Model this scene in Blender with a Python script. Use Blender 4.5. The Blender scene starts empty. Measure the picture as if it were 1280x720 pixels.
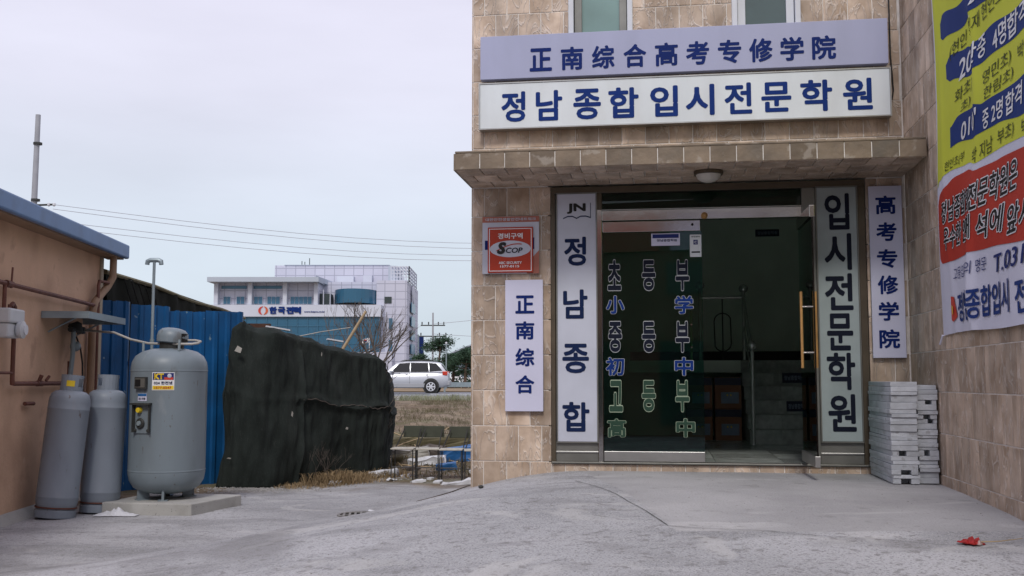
import bpy, bmesh, math, random
from mathutils import Vector, Matrix, noise
R = math.radians
random.seed(7)
S = bpy.context.scene
COL = S.collection

# ------------------------------------------------------------------ camera
cam_d = bpy.data.cameras.new('camera'); cam = bpy.data.objects.new('camera', cam_d); COL.objects.link(cam)
cam.location = (0, 0, 1.4)
cam.rotation_euler = (R(90) + math.atan(116 / 1318.0), 0, 0)
cam_d.sensor_width = 36; cam_d.lens = 1318 / 1280 * 36
cam_d.clip_start = 0.05; cam_d.clip_end = 4000
S.camera = cam
S.view_settings.view_transform = 'Standard'; S.view_settings.look = 'None'
S.view_settings.exposure = 0.14; S.view_settings.gamma = 1

# ------------------------------------------------------------------ sky and sun
SUN_EL, SUN_AZ = 46, 186          # azimuth clockwise from +Y
w = bpy.data.worlds.new('World'); S.world = w; w.use_nodes = True
nt = w.node_tree; nt.nodes.clear()
def N(nt, t, **kw):
    n = nt.nodes.new(t)
    for k, v in kw.items():
        setattr(n, k, v)
    return n
sky = N(nt, 'ShaderNodeTexSky', sky_type='NISHITA', sun_disc=False)
sky.sun_elevation = R(SUN_EL); sky.sun_rotation = R(SUN_AZ); sky.dust_density = 4
tc = N(nt, 'ShaderNodeTexCoord'); sep = N(nt, 'ShaderNodeSeparateXYZ')
nt.links.new(tc.outputs['Generated'], sep.inputs[0])
ramp = N(nt, 'ShaderNodeValToRGB'); cr = ramp.color_ramp
cr.elements[0].position = 0.0; cr.elements[0].color = (0.60, 0.69, 0.76, 1)
cr.elements[1].position = 0.45; cr.elements[1].color = (0.78, 0.745, 0.89, 1)
e = cr.elements.new(0.12); e.color = (0.63, 0.70, 0.79, 1)
e = cr.elements.new(0.26); e.color = (0.73, 0.73, 0.85, 1)
nt.links.new(sep.outputs['Z'], ramp.inputs[0])
mp = N(nt, 'ShaderNodeMapping'); mp.inputs['Scale'].default_value = (1, 1, 4)
nz = N(nt, 'ShaderNodeTexNoise'); nz.inputs['Scale'].default_value = 2.2; nz.inputs['Detail'].default_value = 7
nt.links.new(tc.outputs['Generated'], mp.inputs[0]); nt.links.new(mp.outputs[0], nz.inputs['Vector'])
mr = N(nt, 'ShaderNodeMapRange'); mr.inputs['To Min'].default_value = 9.6; mr.inputs['To Max'].default_value = 11.4
mr.inputs['From Min'].default_value = .3; mr.inputs['From Max'].default_value = .7
nt.links.new(nz.outputs['Fac'], mr.inputs[0])
sc_ = N(nt, 'ShaderNodeVectorMath', operation='SCALE')
nt.links.new(ramp.outputs[0], sc_.inputs[0]); nt.links.new(mr.outputs[0], sc_.inputs['Scale'])
mx = N(nt, 'ShaderNodeMixRGB'); mx.inputs[0].default_value = 0.9
nt.links.new(sky.outputs[0], mx.inputs[1]); nt.links.new(sc_.outputs[0], mx.inputs[2])
bg = N(nt, 'ShaderNodeBackground'); bg.inputs[1].default_value = 0.1
wo = N(nt, 'ShaderNodeOutputWorld')
nt.links.new(mx.outputs[0], bg.inputs[0]); nt.links.new(bg.outputs[0], wo.inputs[0])
sd = bpy.data.lights.new('sun', 'SUN'); sd.energy = 1.5; sd.angle = R(12); sd.color = (1, .96, .9)
sun = bpy.data.objects.new('sun', sd); COL.objects.link(sun)
az, el = R(SUN_AZ), R(SUN_EL)
sdir = Vector((math.sin(az) * math.cos(el), math.cos(az) * math.cos(el), math.sin(el)))
sun.rotation_euler = sdir.to_track_quat('Z', 'Y').to_euler()

# ------------------------------------------------------------------ materials
def L(v):
    return tuple(c / 12.92 if c <= .04045 else ((c + .055) / 1.055) ** 2.4 for c in (x / 255 for x in v))
MATS = {}
def pm(name, col, rough=.7, var=.15, scale=4, bump=.1, bscale=60, metal=0, rnd=0, spots=None, dirt=None, spec=.4, dist=.01, stretch=None):
    """noise-varied principled surface. spots=(colour, scale, threshold, softness); rnd = per object value shift; dirt=(colour, scale, amount)"""
    if name in MATS: return MATS[name]
    m = bpy.data.materials.new(name); m.use_nodes = True; t = m.node_tree; t.nodes.clear()
    o = N(t, 'ShaderNodeOutputMaterial'); b = N(t, 'ShaderNodeBsdfPrincipled'); t.links.new(b.outputs[0], o.inputs[0])
    b.inputs['Roughness'].default_value = rough; b.inputs['Metallic'].default_value = metal
    b.inputs['Specular IOR Level'].default_value = spec
    g = N(t, 'ShaderNodeNewGeometry'); oi = N(t, 'ShaderNodeObjectInfo')
    off = N(t, 'ShaderNodeVectorMath', operation='SCALE'); off.inputs[0].default_value = (37.0, 53.0, 71.0)
    add = N(t, 'ShaderNodeVectorMath', operation='ADD')
    if rnd: t.links.new(oi.outputs['Random'], off.inputs['Scale'])
    else: off.inputs['Scale'].default_value = 0
    t.links.new(g.outputs['Position'], add.inputs[0]); t.links.new(off.outputs[0], add.inputs[1])
    vec = add.outputs[0]
    if stretch:
        mpn = N(t, 'ShaderNodeMapping'); mpn.inputs['Scale'].default_value = stretch
        t.links.new(vec, mpn.inputs[0]); vec = mpn.outputs[0]
    n1 = N(t, 'ShaderNodeTexNoise'); n1.inputs['Scale'].default_value = scale; n1.inputs['Detail'].default_value = 6
    t.links.new(vec, n1.inputs['Vector'])
    r = N(t, 'ShaderNodeMapRange'); r.inputs['From Min'].default_value = .3; r.inputs['From Max'].default_value = .7
    r.inputs['To Min'].default_value = 1 - var; r.inputs['To Max'].default_value = 1 + var
    t.links.new(n1.outputs['Fac'], r.inputs[0]); val = r.outputs[0]
    if rnd:
        r2 = N(t, 'ShaderNodeMapRange'); r2.inputs['To Min'].default_value = 1 - rnd; r2.inputs['To Max'].default_value = 1 + rnd
        t.links.new(oi.outputs['Random'], r2.inputs[0])
        mu = N(t, 'ShaderNodeMath', operation='MULTIPLY'); t.links.new(val, mu.inputs[0]); t.links.new(r2.outputs[0], mu.inputs[1]); val = mu.outputs[0]
    cs = N(t, 'ShaderNodeVectorMath', operation='SCALE'); cs.inputs[0].default_value = col
    t.links.new(val, cs.inputs['Scale']); c = cs.outputs[0]
    def over(c, colour, sc, th, soft, amt=1, det=3):
        n = N(t, 'ShaderNodeTexNoise'); n.inputs['Scale'].default_value = sc; n.inputs['Detail'].default_value = det
        t.links.new(vec, n.inputs['Vector'])
        q = N(t, 'ShaderNodeMapRange'); q.inputs['From Min'].default_value = th; q.inputs['From Max'].default_value = th + soft; q.inputs['To Max'].default_value = amt
        t.links.new(n.outputs['Fac'], q.inputs[0])
        k = N(t, 'ShaderNodeMixRGB'); t.links.new(q.outputs[0], k.inputs[0]); t.links.new(c, k.inputs[1]); k.inputs[2].default_value = (*colour, 1)
        return k.outputs[0]
    if dirt: c = over(c, dirt[0], dirt[1], .5, .25, dirt[2], 8)
    for s in (spots or []): c = over(c, *s)
    t.links.new(c, b.inputs['Base Color'])
    if bump:
        n2 = N(t, 'ShaderNodeTexNoise'); n2.inputs['Scale'].default_value = bscale; n2.inputs['Detail'].default_value = 5
        t.links.new(vec, n2.inputs['Vector'])
        bp = N(t, 'ShaderNodeBump'); bp.inputs['Strength'].default_value = bump; bp.inputs['Distance'].default_value = dist
        t.links.new(n2.outputs['Fac'], bp.inputs['Height']); t.links.new(bp.outputs[0], b.inputs['Normal'])
    MATS[name] = m; return m

def stone_tile(name, a, b_, c_):
    """cleft sandstone tile: blotchy colour, pale raised diagonal ridges"""
    m = bpy.data.materials.new(name); m.use_nodes = True; t = m.node_tree
    b = t.nodes['Principled BSDF']; b.inputs['Roughness'].default_value = .55; b.inputs['Specular IOR Level'].default_value = .35
    g = N(t, 'ShaderNodeNewGeometry'); oi = N(t, 'ShaderNodeObjectInfo')
    off = N(t, 'ShaderNodeVectorMath', operation='SCALE'); off.inputs[0].default_value = (37.0, 53.0, 71.0)
    add = N(t, 'ShaderNodeVectorMath', operation='ADD')
    t.links.new(oi.outputs['Random'], off.inputs['Scale']); t.links.new(g.outputs['Position'], add.inputs[0]); t.links.new(off.outputs[0], add.inputs[1])
    n = N(t, 'ShaderNodeTexNoise'); n.inputs['Scale'].default_value = 5; n.inputs['Detail'].default_value = 7
    t.links.new(add.outputs[0], n.inputs['Vector'])
    ramp = N(t, 'ShaderNodeValToRGB'); cr = ramp.color_ramp
    cr.elements[0].position = .3; cr.elements[0].color = (*a, 1); cr.elements[1].position = .68; cr.elements[1].color = (*b_, 1)
    t.links.new(n.outputs['Fac'], ramp.inputs[0])
    # ridges: contour lines of a noise stretched along a diagonal
    mpn = N(t, 'ShaderNodeMapping'); mpn.inputs['Rotation'].default_value = (0, R(38), 0); mpn.inputs['Scale'].default_value = (4.2, 4.2, 1.5)
    t.links.new(add.outputs[0], mpn.inputs[0])
    rn = N(t, 'ShaderNodeTexNoise'); rn.inputs['Scale'].default_value = 1.9; rn.inputs['Detail'].default_value = 3.0; rn.inputs['Distortion'].default_value = 1.2
    t.links.new(mpn.outputs[0], rn.inputs['Vector'])
    sb = N(t, 'ShaderNodeMath', operation='SUBTRACT'); sb.inputs[1].default_value = .5; t.links.new(rn.outputs['Fac'], sb.inputs[0])
    ab = N(t, 'ShaderNodeMath', operation='ABSOLUTE'); t.links.new(sb.outputs[0], ab.inputs[0])
    rg = N(t, 'ShaderNodeMapRange'); rg.inputs['From Min'].default_value = 0; rg.inputs['From Max'].default_value = .03; rg.inputs['To Min'].default_value = 1; rg.inputs['To Max'].default_value = 0
    t.links.new(ab.outputs[0], rg.inputs[0])
    r2 = N(t, 'ShaderNodeMapRange'); r2.inputs['To Min'].default_value = .74; r2.inputs['To Max'].default_value = 1.18
    t.links.new(oi.outputs['Random'], r2.inputs[0])
    cs = N(t, 'ShaderNodeVectorMath', operation='SCALE'); t.links.new(ramp.outputs[0], cs.inputs[0]); t.links.new(r2.outputs[0], cs.inputs['Scale'])
    q = N(t, 'ShaderNodeMath', operation='MULTIPLY'); q.inputs[1].default_value = .38; t.links.new(rg.outputs[0], q.inputs[0])
    k = N(t, 'ShaderNodeMixRGB'); k.inputs[2].default_value = (*c_, 1); t.links.new(q.outputs[0], k.inputs[0]); t.links.new(cs.outputs[0], k.inputs[1])
    # grime streaks
    sm = N(t, 'ShaderNodeMapping'); sm.inputs['Scale'].default_value = (3.2, 3.2, .5); t.links.new(g.outputs['Position'], sm.inputs[0])
    sn = N(t, 'ShaderNodeTexNoise'); sn.inputs['Scale'].default_value = 1.7; sn.inputs['Detail'].default_value = 7; t.links.new(sm.outputs[0], sn.inputs['Vector'])
    sr = N(t, 'ShaderNodeMapRange'); sr.inputs['From Min'].default_value = .45; sr.inputs['From Max'].default_value = .75; sr.inputs['To Max'].default_value = .45
    t.links.new(sn.outputs['Fac'], sr.inputs[0])
    k2 = N(t, 'ShaderNodeMixRGB'); k2.inputs[2].default_value = (.10, .085, .07, 1); t.links.new(sr.outputs[0], k2.inputs[0]); t.links.new(k.outputs[0], k2.inputs[1])
    t.links.new(k2.outputs[0], b.inputs['Base Color'])
    hs = N(t, 'ShaderNodeMath', operation='MULTIPLY_ADD'); hs.inputs[1].default_value = .5
    fn = N(t, 'ShaderNodeTexNoise'); fn.inputs['Scale'].default_value = 14; fn.inputs['Detail'].default_value = 7; t.links.new(add.outputs[0], fn.inputs['Vector'])
    t.links.new(fn.outputs['Fac'], hs.inputs[0]); t.links.new(rg.outputs[0], hs.inputs[2])
    ad = N(t, 'ShaderNodeMath', operation='MULTIPLY_ADD'); ad.inputs[1].default_value = 2.5
    t.links.new(rn.outputs['Fac'], ad.inputs[0]); t.links.new(hs.outputs[0], ad.inputs[2])
    bp = N(t, 'ShaderNodeBump'); bp.inputs['Strength'].default_value = .6; bp.inputs['Distance'].default_value = .010
    t.links.new(ad.outputs[0], bp.inputs['Height']); t.links.new(bp.outputs[0], b.inputs['Normal'])
    return m

def glass(name, tint, trans=.55, refl=1.0, rough=0.0):
    m = bpy.data.materials.new(name); m.use_nodes = True; t = m.node_tree; t.nodes.clear()
    o = N(t, 'ShaderNodeOutputMaterial'); tr = N(t, 'ShaderNodeBsdfTransparent'); tr.inputs[0].default_value = (*[c * trans for c in tint], 1)
    gl = N(t, 'ShaderNodeBsdfGlossy'); gl.inputs['Roughness'].default_value = rough
    fr = N(t, 'ShaderNodeFresnel'); fr.inputs[0].default_value = 1.5
    mu = N(t, 'ShaderNodeMath', operation='MULTIPLY'); mu.inputs[1].default_value = refl; t.links.new(fr.outputs[0], mu.inputs[0])
    mixs = N(t, 'ShaderNodeMixShader'); t.links.new(mu.outputs[0], mixs.inputs[0]); t.links.new(tr.outputs[0], mixs.inputs[1]); t.links.new(gl.outputs[0], mixs.inputs[2])
    t.links.new(mixs.outputs[0], o.inputs[0]); return m

def brickmat(name, col, mort, bw, bh, mw=.012, rough=.6, axis='XZ', bump=.3):
    m = bpy.data.materials.new(name); m.use_nodes = True; t = m.node_tree; b = t.nodes['Principled BSDF']; b.inputs['Roughness'].default_value = rough
    g = N(t, 'ShaderNodeNewGeometry'); s = N(t, 'ShaderNodeSeparateXYZ'); cb = N(t, 'ShaderNodeCombineXYZ'); ad = N(t, 'ShaderNodeMath', operation='ADD')
    t.links.new(g.outputs['Position'], s.inputs[0])
    if axis == 'XZ':
        t.links.new(s.outputs['X'], ad.inputs[0]); t.links.new(s.outputs['Y'], ad.inputs[1]); t.links.new(ad.outputs[0], cb.inputs['X']); t.links.new(s.outputs['Z'], cb.inputs['Y'])
    else:
        t.links.new(s.outputs['X'], cb.inputs['X']); t.links.new(s.outputs['Y'], cb.inputs['Y'])
    br = N(t, 'ShaderNodeTexBrick'); br.offset = 0 if axis == 'XZ' else .5
    br.inputs['Color1'].default_value = (*col, 1); br.inputs['Color2'].default_value = (*[c * .93 for c in col], 1); br.inputs['Mortar'].default_value = (*mort, 1)
    br.inputs['Scale'].default_value = 1; br.inputs['Brick Width'].default_value = bw; br.inputs['Row Height'].default_value = bh; br.inputs['Mortar Size'].default_value = mw
    t.links.new(cb.outputs[0], br.inputs['Vector']); t.links.new(br.outputs['Color'], b.inputs['Base Color'])
    return m

M = dict(
    tile=stone_tile('sandstone_tile', (.345, .25, .175), (.66, .53, .42), (.86, .81, .76)),
    mortar=pm('mortar', (.74, .71, .67), .9, .2, 8, .3, 90),
    whiteboard=pm('sign_white', (.68, .73, .76), .35, .06, 2, .03, 3, dirt=((.50, .51, .50), 2.2, .4), stretch=(1.6, 1.6, .5), dist=.02),
    lilac=pm('sign_lilac', (.37, .39, .55), .5, .04, 2, .03, 3, dirt=((.30, .32, .44), 2.2, .4), stretch=(1.6, 1.6, .5), dist=.02),
    lilac2=pm('sign_lilac_pale', (.60, .61, .77), .5, .04, 2, .02, 20, dirt=((.50, .51, .62), 2.2, .25)),
    panelwhite=pm('panel_white', (.52, .55, .64), .4, .06, 3, .02, 20, dirt=((.33, .35, .38), 2.5, .35)),
    panelgreen=pm('panel_greygreen', (.35, .41, .42), .4, .06, 3, .02, 20, dirt=((.18, .21, .21), 2.5, .4)),
    navy=pm('navy_letter', (.003, .018, .13), .6, .1, 5, 0, spec=.15),
    royal=pm('royal_letter', (.004, .028, .17), .6, .1, 5, 0, spec=.15),
    ink=pm('ink_letter', (.006, .009, .022), .6, .1, 5, 0, spec=.15),
    inkblue=pm('inkblue_letter', (.005, .016, .065), .6, .1, 5, 0, spec=.15),
    black=pm('black', (.01, .01, .01), .5, .1, 5, 0),
    white=pm('white_print', (.75, .76, .78), .5, .05, 5, 0),
    outline=pm('outline_print', (.42, .45, .47), .5, .05, 5, 0),
    outlinegreen=pm('outline_green_print', (.36, .45, .33), .5, .05, 5, 0),
    glassgreen=pm('green_print', (.015, .05, .03), .5, .1, 5, 0),
    steel=pm('stainless', (.44, .42, .39), .10, .05, 6, .15, 5, metal=1, dist=.004),
    alu=pm('aluminium', (.42, .42, .41), .38, .08, 6, .05, 50, metal=.85),
    bronze=pm('bronze_frame', (.105, .085, .06), .42, .12, 6, .05, 50, metal=.4),
    greyframe=pm('grey_frame', (.20, .20, .185), .45, .15, 5, .05, 50, metal=.5),
    pvc=pm('pvc_white', (.60, .62, .66), .45, .06, 4, 0),
    brass=pm('wood_handle', (.42, .235, .085), .35, .2, 9, .05, 30),
    doorglass=glass('door_glass', (.50, .85, .74), .78, 1.4),
    transom=glass('transom_glass', (.45, .70, .60), .5, .8),
    frosted=pm('frosted_glass', (.19, .30, .28), .22, .15, 2, .05, 300, spec=.6),
    darkwin=pm('dark_window_glass', (.05, .085, .08), .1, .2, 2, 0, spec=.8),
    interior=pm('interior_wall', (.72, .80, .70), .85, .08, 2, .05, 60),
    interiordark=pm('interior_skirting', (.008, .008, .008), .4, .1, 3, 0),
    stair=pm('stair_granite', (.38, .41, .38), .5, .25, 14, .1, 60, rnd=.15),
    marble=pm('floor_marble', (.36, .39, .37), .22, .5, 9, .03, 30, rnd=.3, stretch=(1, 5, 1)),
    concrete=pm('concrete', (.40, .40, .385), .9, .15, 2, .35, 70, dirt=((.20, .20, .18), 3, .5), spots=[((.12, .12, .11), 45, .68, .03, .6, 2)]),
    tank=pm('tank_paint', (.185, .228, .26), .42, .10, 2.5, .03, 60, dirt=((.11, .13, .14), 3, .4), spots=[((.09, .07, .05), 30, .70, .02, .6, 3), ((.26, .29, .31), 9, .62, .06, .35, 6), ((.10, .085, .07), 5, .64, .05, .5, 8)], stretch=(1, 1, .3)),
    tankdark=pm('dark_metal', (.035, .037, .035), .55, .2, 6, .1, 60),
    bottle=pm('cylinder_paint', (.245, .285, .335), .45, .10, 3, .03, 60, dirt=((.10, .11, .14), 3, .5), spots=[((.10, .05, .03), 24, .68, .03, .6, 4), ((.27, .29, .33), 8, .62, .06, .4, 6), ((.09, .06, .05), 6, .64, .05, .6, 8)], rnd=.06, stretch=(1, 1, .35)),
    bluemetal=pm('blue_sheet', (.007, .088, .245), .45, .18, 2.5, .05, 30, dirt=((.01, .05, .12), 2.0, .6), spots=[((.25, .36, .40), 11, .705, .015, .7, 5)]),
    peach=pm('peach_render', (.60, .40, .275), .9, .10, 1.6, .35, 35, dirt=((.25, .15, .10), 1.3, .5), spots=[((.17, .10, .07), 22, .71, .04, .45, 5), ((.27, .17, .12), 3.2, .60, .10, .45, 8), ((.60, .43, .33), 6, .64, .05, .35, 8)]),
    fascia=pm('fascia_blue_grey', (.13, .23, .42), .5, .10, 2, .02, 20, dirt=((.09, .13, .2), 3, .5)),
    galv=pm('galvanised', (.26, .32, .35), .45, .12, 4, .05, 30, metal=.3),
    rust=pm('rusty_pipe', (.13, .05, .035), .65, .25, 12, .15, 80),
    beige=pm('beige_pipe', (.30, .20, .13), .6, .12, 5, .05, 50),
    meter=pm('meter_white', (.52, .54, .56), .5, .1, 5, .05, 40),
    tarp=pm('black_tarpaulin', (.010, .011, .008), .9, .3, 3, .3, 9, dist=.02, spec=.08),
    net=pm('shade_net', (.021, .027, .025), 1, .3, 2, .55, 3.2, dist=.05, spec=.2, stretch=(2.6, 2.6, .8), dirt=((.030, .034, .032), 1.0, .6), spots=[((.055, .06, .058), 30, .60, .06, .35, 6)]),
    yellow=pm('yellow_paint', (.75, .55, .03), .5, .1, 8, 0),
    pole=pm('pole_concrete', (.34, .35, .38), .9, .1, 3, .1, 30),
    cable=pm('cable_black', (.02, .02, .02), .6, .1, 4, 0), wire=pm('wire_grey', (.36, .36, .40), .7, .1, 4, 0),
    hose=pm('hose_grey', (.38, .37, .34), .5, .1, 9, 0),
    kwhite=brickmat('kepco_panels', (.55, .56, .66), (.34, .35, .43), 1.2, .9, .05),
    kplain=pm('kepco_plain', (.55, .58, .66), .6, .05, .3, 0),
    kfascia=pm('kepco_fascia', (.42, .47, .54), .6, .05, .3, 0),
    kglass=pm('kepco_blue_glass', (.025, .11, .19), .22, .15, .15, 0, spec=.5),
    kwin=pm('kepco_window', (.05, .15, .24), .25, .15, .4, 0, spec=.5),
    kdark=pm('kepco_dark', (.035, .05, .05), .5, .1, .4, 0),
    kred=pm('logo_red', (.55, .05, .03), .5, .1, 1, 0), korange=pm('logo_orange', (.55, .11, .04), .5, .1, 1, 0),
    carpaint=pm('car_silver', (.50, .52, .56), .25, .03, 1, 0, metal=.25, spec=.6),
    carlower=pm('car_cladding', (.33, .34, .36), .5, .05, 1, 0),
    carglass=pm('car_glass', (.008, .010, .012), .12, .05, 1, 0, spec=.4),
    tyre=pm('tyre', (.018, .018, .018), .85, .1, 9, .1, 60),
    tail=pm('tail_light', (.50, .04, .02), .3, .1, 9, 0),
    bark=pm('bare_bark', (.10, .085, .075), .9, .25, 9, .3, 40),
    pinebark=pm('pine_bark', (.10, .065, .05), .9, .25, 9, .3, 40),
    pine=pm('pine_needles', (.034, .075, .042), .8, .45, .8, 0, rnd=.1),
    straw=pm('dry_straw', (.30, .22, .125), .9, .35, 2.2, 0),
    weed=pm('dry_weed', (.13, .115, .065), .9, .35, 3, 0),
    bamboo=pm('bamboo', (.40, .30, .18), .6, .15, 6, .05, 50),
    seatply=pm('chair_seat', (.50, .48, .42), .55, .15, 8, .03, 50, dirt=((.28, .27, .23), 5, .6)),
    seatback=pm('chair_back', (.045, .052, .034), .6, .15, 8, .03, 50),
    leg=pm('chair_leg', (.04, .04, .04), .5, .15, 8, 0),
    foam=pm('foam_white', (.62, .64, .68), .85, .12, 9, .4, 40),
    bluetarp=pm('blue_plastic', (.02, .12, .33), .5, .2, 6, .2, 20),
    slab=pm('slab_grey', (.50, .53, .57), .85, .12, 7, .5, 55, rnd=.12, dirt=((.30, .32, .34), 6, .6), spots=[((.20, .20, .20), 14, .62, .05, .5, 6)]),
    red=pm('red_plastic', (.34, .02, .02), .65, .35, 30, .3, 60, spots=[((.45, .40, .38), 16, .58, .05, .8, 3)]),
    carton=pm('carton_brown', (.30, .14, .085), .8, .1, 8, .05, 50),
    gravel=pm('gravel', (.26, .255, .25), .9, .35, 12, .2, 60),
    plate=pm('navy_plate', (.012, .018, .05), .45, .1, 8, 0),
    platetext=pm('plate_text', (.22, .27, .36), .5, .1, 8, 0),
    bgreen=pm('banner_green', (.56, .60, .05), .75, .05, 3, .1, 10),
    bblue=pm('banner_blue', (.006, .03, .17), .75, .06, 3, .1, 10),
    bred=pm('banner_red', (.42, .035, .018), .75, .06, 3, .1, 10),
    bwhite=pm('banner_white', (.60, .61, .72), .75, .05, 3, .1, 10),
    bnavy=pm('banner_navy', (.008, .02, .14), .7, .06, 3, 0),
    bolive=pm('banner_olive_ink', (.05, .06, .012), .7, .06, 3, 0),
    lampdome=pm('lamp_dome', (.52, .50, .45), .3, .05, 4, 0, spec=.6),
    signred=pm('sign_red', (.42, .035, .010), .5, .08, 4, 0),
    signpink=pm('sign_brickpink', (.38, .13, .09), .5, .1, 4, 0),
    shopwall=pm('shop_wall', (.22, .15, .11), .8, .15, 1.2, .1, 30),
    hill=pm('far_roof', (.22, .27, .33), .8, .1, .2, 0),
    grate=pm('grate_iron', (.21, .205, .20), .7, .2, 20, .2, 60),
)

# ------------------------------------------------------------------ mesh helpers
class MB:
    def __init__(s): s.v = []; s.f = []
    def add(s, vs, fs):
        n = len(s.v); s.v += [tuple(p) for p in vs]; s.f += [tuple(i + n for i in f) for f in fs]; return s
    def box(s, x0, x1, y0, y1, z0, z1, rz=0, c=None, tilt=None):
        vs = [Vector((x, y, z)) for z in (z0, z1) for y in (y0, y1) for x in (x0, x1)]
        if rz or tilt:
            cc = Vector(c) if c else Vector(((x0 + x1) / 2, (y0 + y1) / 2, (z0 + z1) / 2))
            rm = Matrix.Rotation(rz, 3, 'Z')
            if tilt: rm = rm @ Matrix.Rotation(tilt[0], 3, tilt[1])
            vs = [rm @ (p - cc) + cc for p in vs]
        return s.add(vs, [(0, 2, 3, 1), (4, 5, 7, 6), (0, 1, 5, 4), (2, 6, 7, 3), (0, 4, 6, 2), (1, 3, 7, 5)])
    def tube(s, pts, r, n=8, r2=None, cap=True):
        pts = [Vector(p) for p in pts]; k = len(pts)
        if r2 is None: r2 = r
        rings = []; up = None
        for i, p in enumerate(pts):
            a = pts[i] - pts[i - 1] if i else pts[1] - pts[0]; b = pts[i + 1] - pts[i] if i < k - 1 else a
            d = (a.normalized() + b.normalized())
            if d.length < 1e-5: d = a
            d.normalize()
            if up is None:
                up = Vector((0, 0, 1)) if abs(d.z) < .9 else Vector((1, 0, 0))
            x = d.cross(up).normalized(); y = x.cross(d).normalized(); up = y
            rr = r + (r2 - r) * i / max(1, k - 1)
            cosh = max(.5, a.normalized().dot(d))
            rings.append([p + (x * math.cos(t) + y * math.sin(t)) * rr / (cosh ** .5) for t in (2 * math.pi * j / n for j in range(n))])
        vs = [q for ring in rings for q in ring]; fs = []
        for i in range(k - 1):
            for j in range(n):
                fs.append((i * n + j, i * n + (j + 1) % n, (i + 1) * n + (j + 1) % n, (i + 1) * n + j))
        if cap: fs += [tuple(range(n))[::-1], tuple((k - 1) * n + j for j in range(n))]
        return s.add(vs, fs)
    def lathe(s, prof, n=24, c=(0, 0, 0), axis=None):
        c = Vector(c); q = Vector(axis).to_track_quat('Z', 'Y') if axis else None
        vs = []
        for r, z in prof:
            for j in range(n):
                t = 2 * math.pi * j / n; p = Vector((r * math.cos(t), r * math.sin(t), z))
                vs.append((q @ p if q else p) + c)
        fs = []
        for i in range(len(prof) - 1):
            for j in range(n):
                fs.append((i * n + j, i * n + (j + 1) % n, (i + 1) * n + (j + 1) % n, (i + 1) * n + j))
        fs += [tuple(range(n))[::-1], tuple((len(prof) - 1) * n + j for j in range(n))]
        return s.add(vs, fs)
    def ball(s, c, r, n=10, sc=(1, 1, 1)):
        m = n // 2; prof = [(max(.0005, r * math.sin(math.pi * i / m)), -r * math.cos(math.pi * i / m)) for i in range(m + 1)]
        k = len(s.v); s.lathe(prof, n, (0, 0, 0))
        for i in range(k, len(s.v)):
            p = s.v[i]; s.v[i] = (p[0] * sc[0] + c[0], p[1] * sc[1] + c[1], p[2] * sc[2] + c[2])
        return s
    def prism(s, poly, y0, y1):       # polygon in x,z extruded in y
        n = len(poly)
        vs = [(x, y0, z) for x, z in poly] + [(x, y1, z) for x, z in poly]
        fs = [tuple(range(n)), tuple(range(n, 2 * n))[::-1]] + [(i, i + n, (i + 1) % n + n, (i + 1) % n) for i in range(n)]
        return s.add(vs, fs)
    def mesh(s, name, mat, smooth=False):
        me = bpy.data.meshes.new(name); me.from_pydata(s.v, [], s.f)
        bm = bmesh.new(); bm.from_mesh(me); bmesh.ops.recalc_face_normals(bm, faces=bm.faces); bm.to_mesh(me); bm.free()
        if mat: me.materials.append(mat)
        if smooth:
            me.polygons.foreach_set('use_smooth', [True] * len(me.polygons))
            me.set_sharp_from_angle(angle=R(38))
        return me
    def build(s, name, mat, parent=None, smooth=False, bevel=0, **tags):
        me = s.mesh(name, mat, smooth); o = bpy.data.objects.new(name, me); COL.objects.link(o)
        if bevel:
            b = o.modifiers.new('bevel', 'BEVEL'); b.width = bevel; b.segments = 2; b.limit_method = 'ANGLE'
        if parent: o.parent = parent
        tag(o, **tags); return o
def tag(o, label=None, cat=None, group=None, kind=None):
    if label: o['label'] = label
    if cat: o['category'] = cat
    if group: o['group'] = group
    if kind: o['kind'] = kind
    return o
def empty(name, loc=(0, 0, 0), rz=0, label=None, cat=None, group=None, parent=None):
    o = bpy.data.objects.new(name, None); COL.objects.link(o); o.location = loc; o.rotation_euler = (0, 0, rz)
    o.empty_display_size = .1
    if parent: o.parent = parent
    return tag(o, label, cat, group)
def copy_tree(o, parent=None):
    c = o.copy(); COL.objects.link(c); c.parent = parent
    for ch in list(o.children): copy_tree(ch, c)
    return c

# frame of the tiled building: x = along the facade to the right, y = into the building, z up
TH = math.atan(190 / 1318.0)
OX, OY = -0.3412, 9.1033
def FB(u, y, z=0):
    return (OX + u * math.cos(TH) + y * math.sin(TH), OY - u * math.sin(TH) + y * math.cos(TH), z)
def local(x, y):
    dx, dy = x - OX, y - OY
    return dx * math.cos(TH) - dy * math.sin(TH), dx * math.sin(TH) + dy * math.cos(TH)     # u, y(into)

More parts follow.
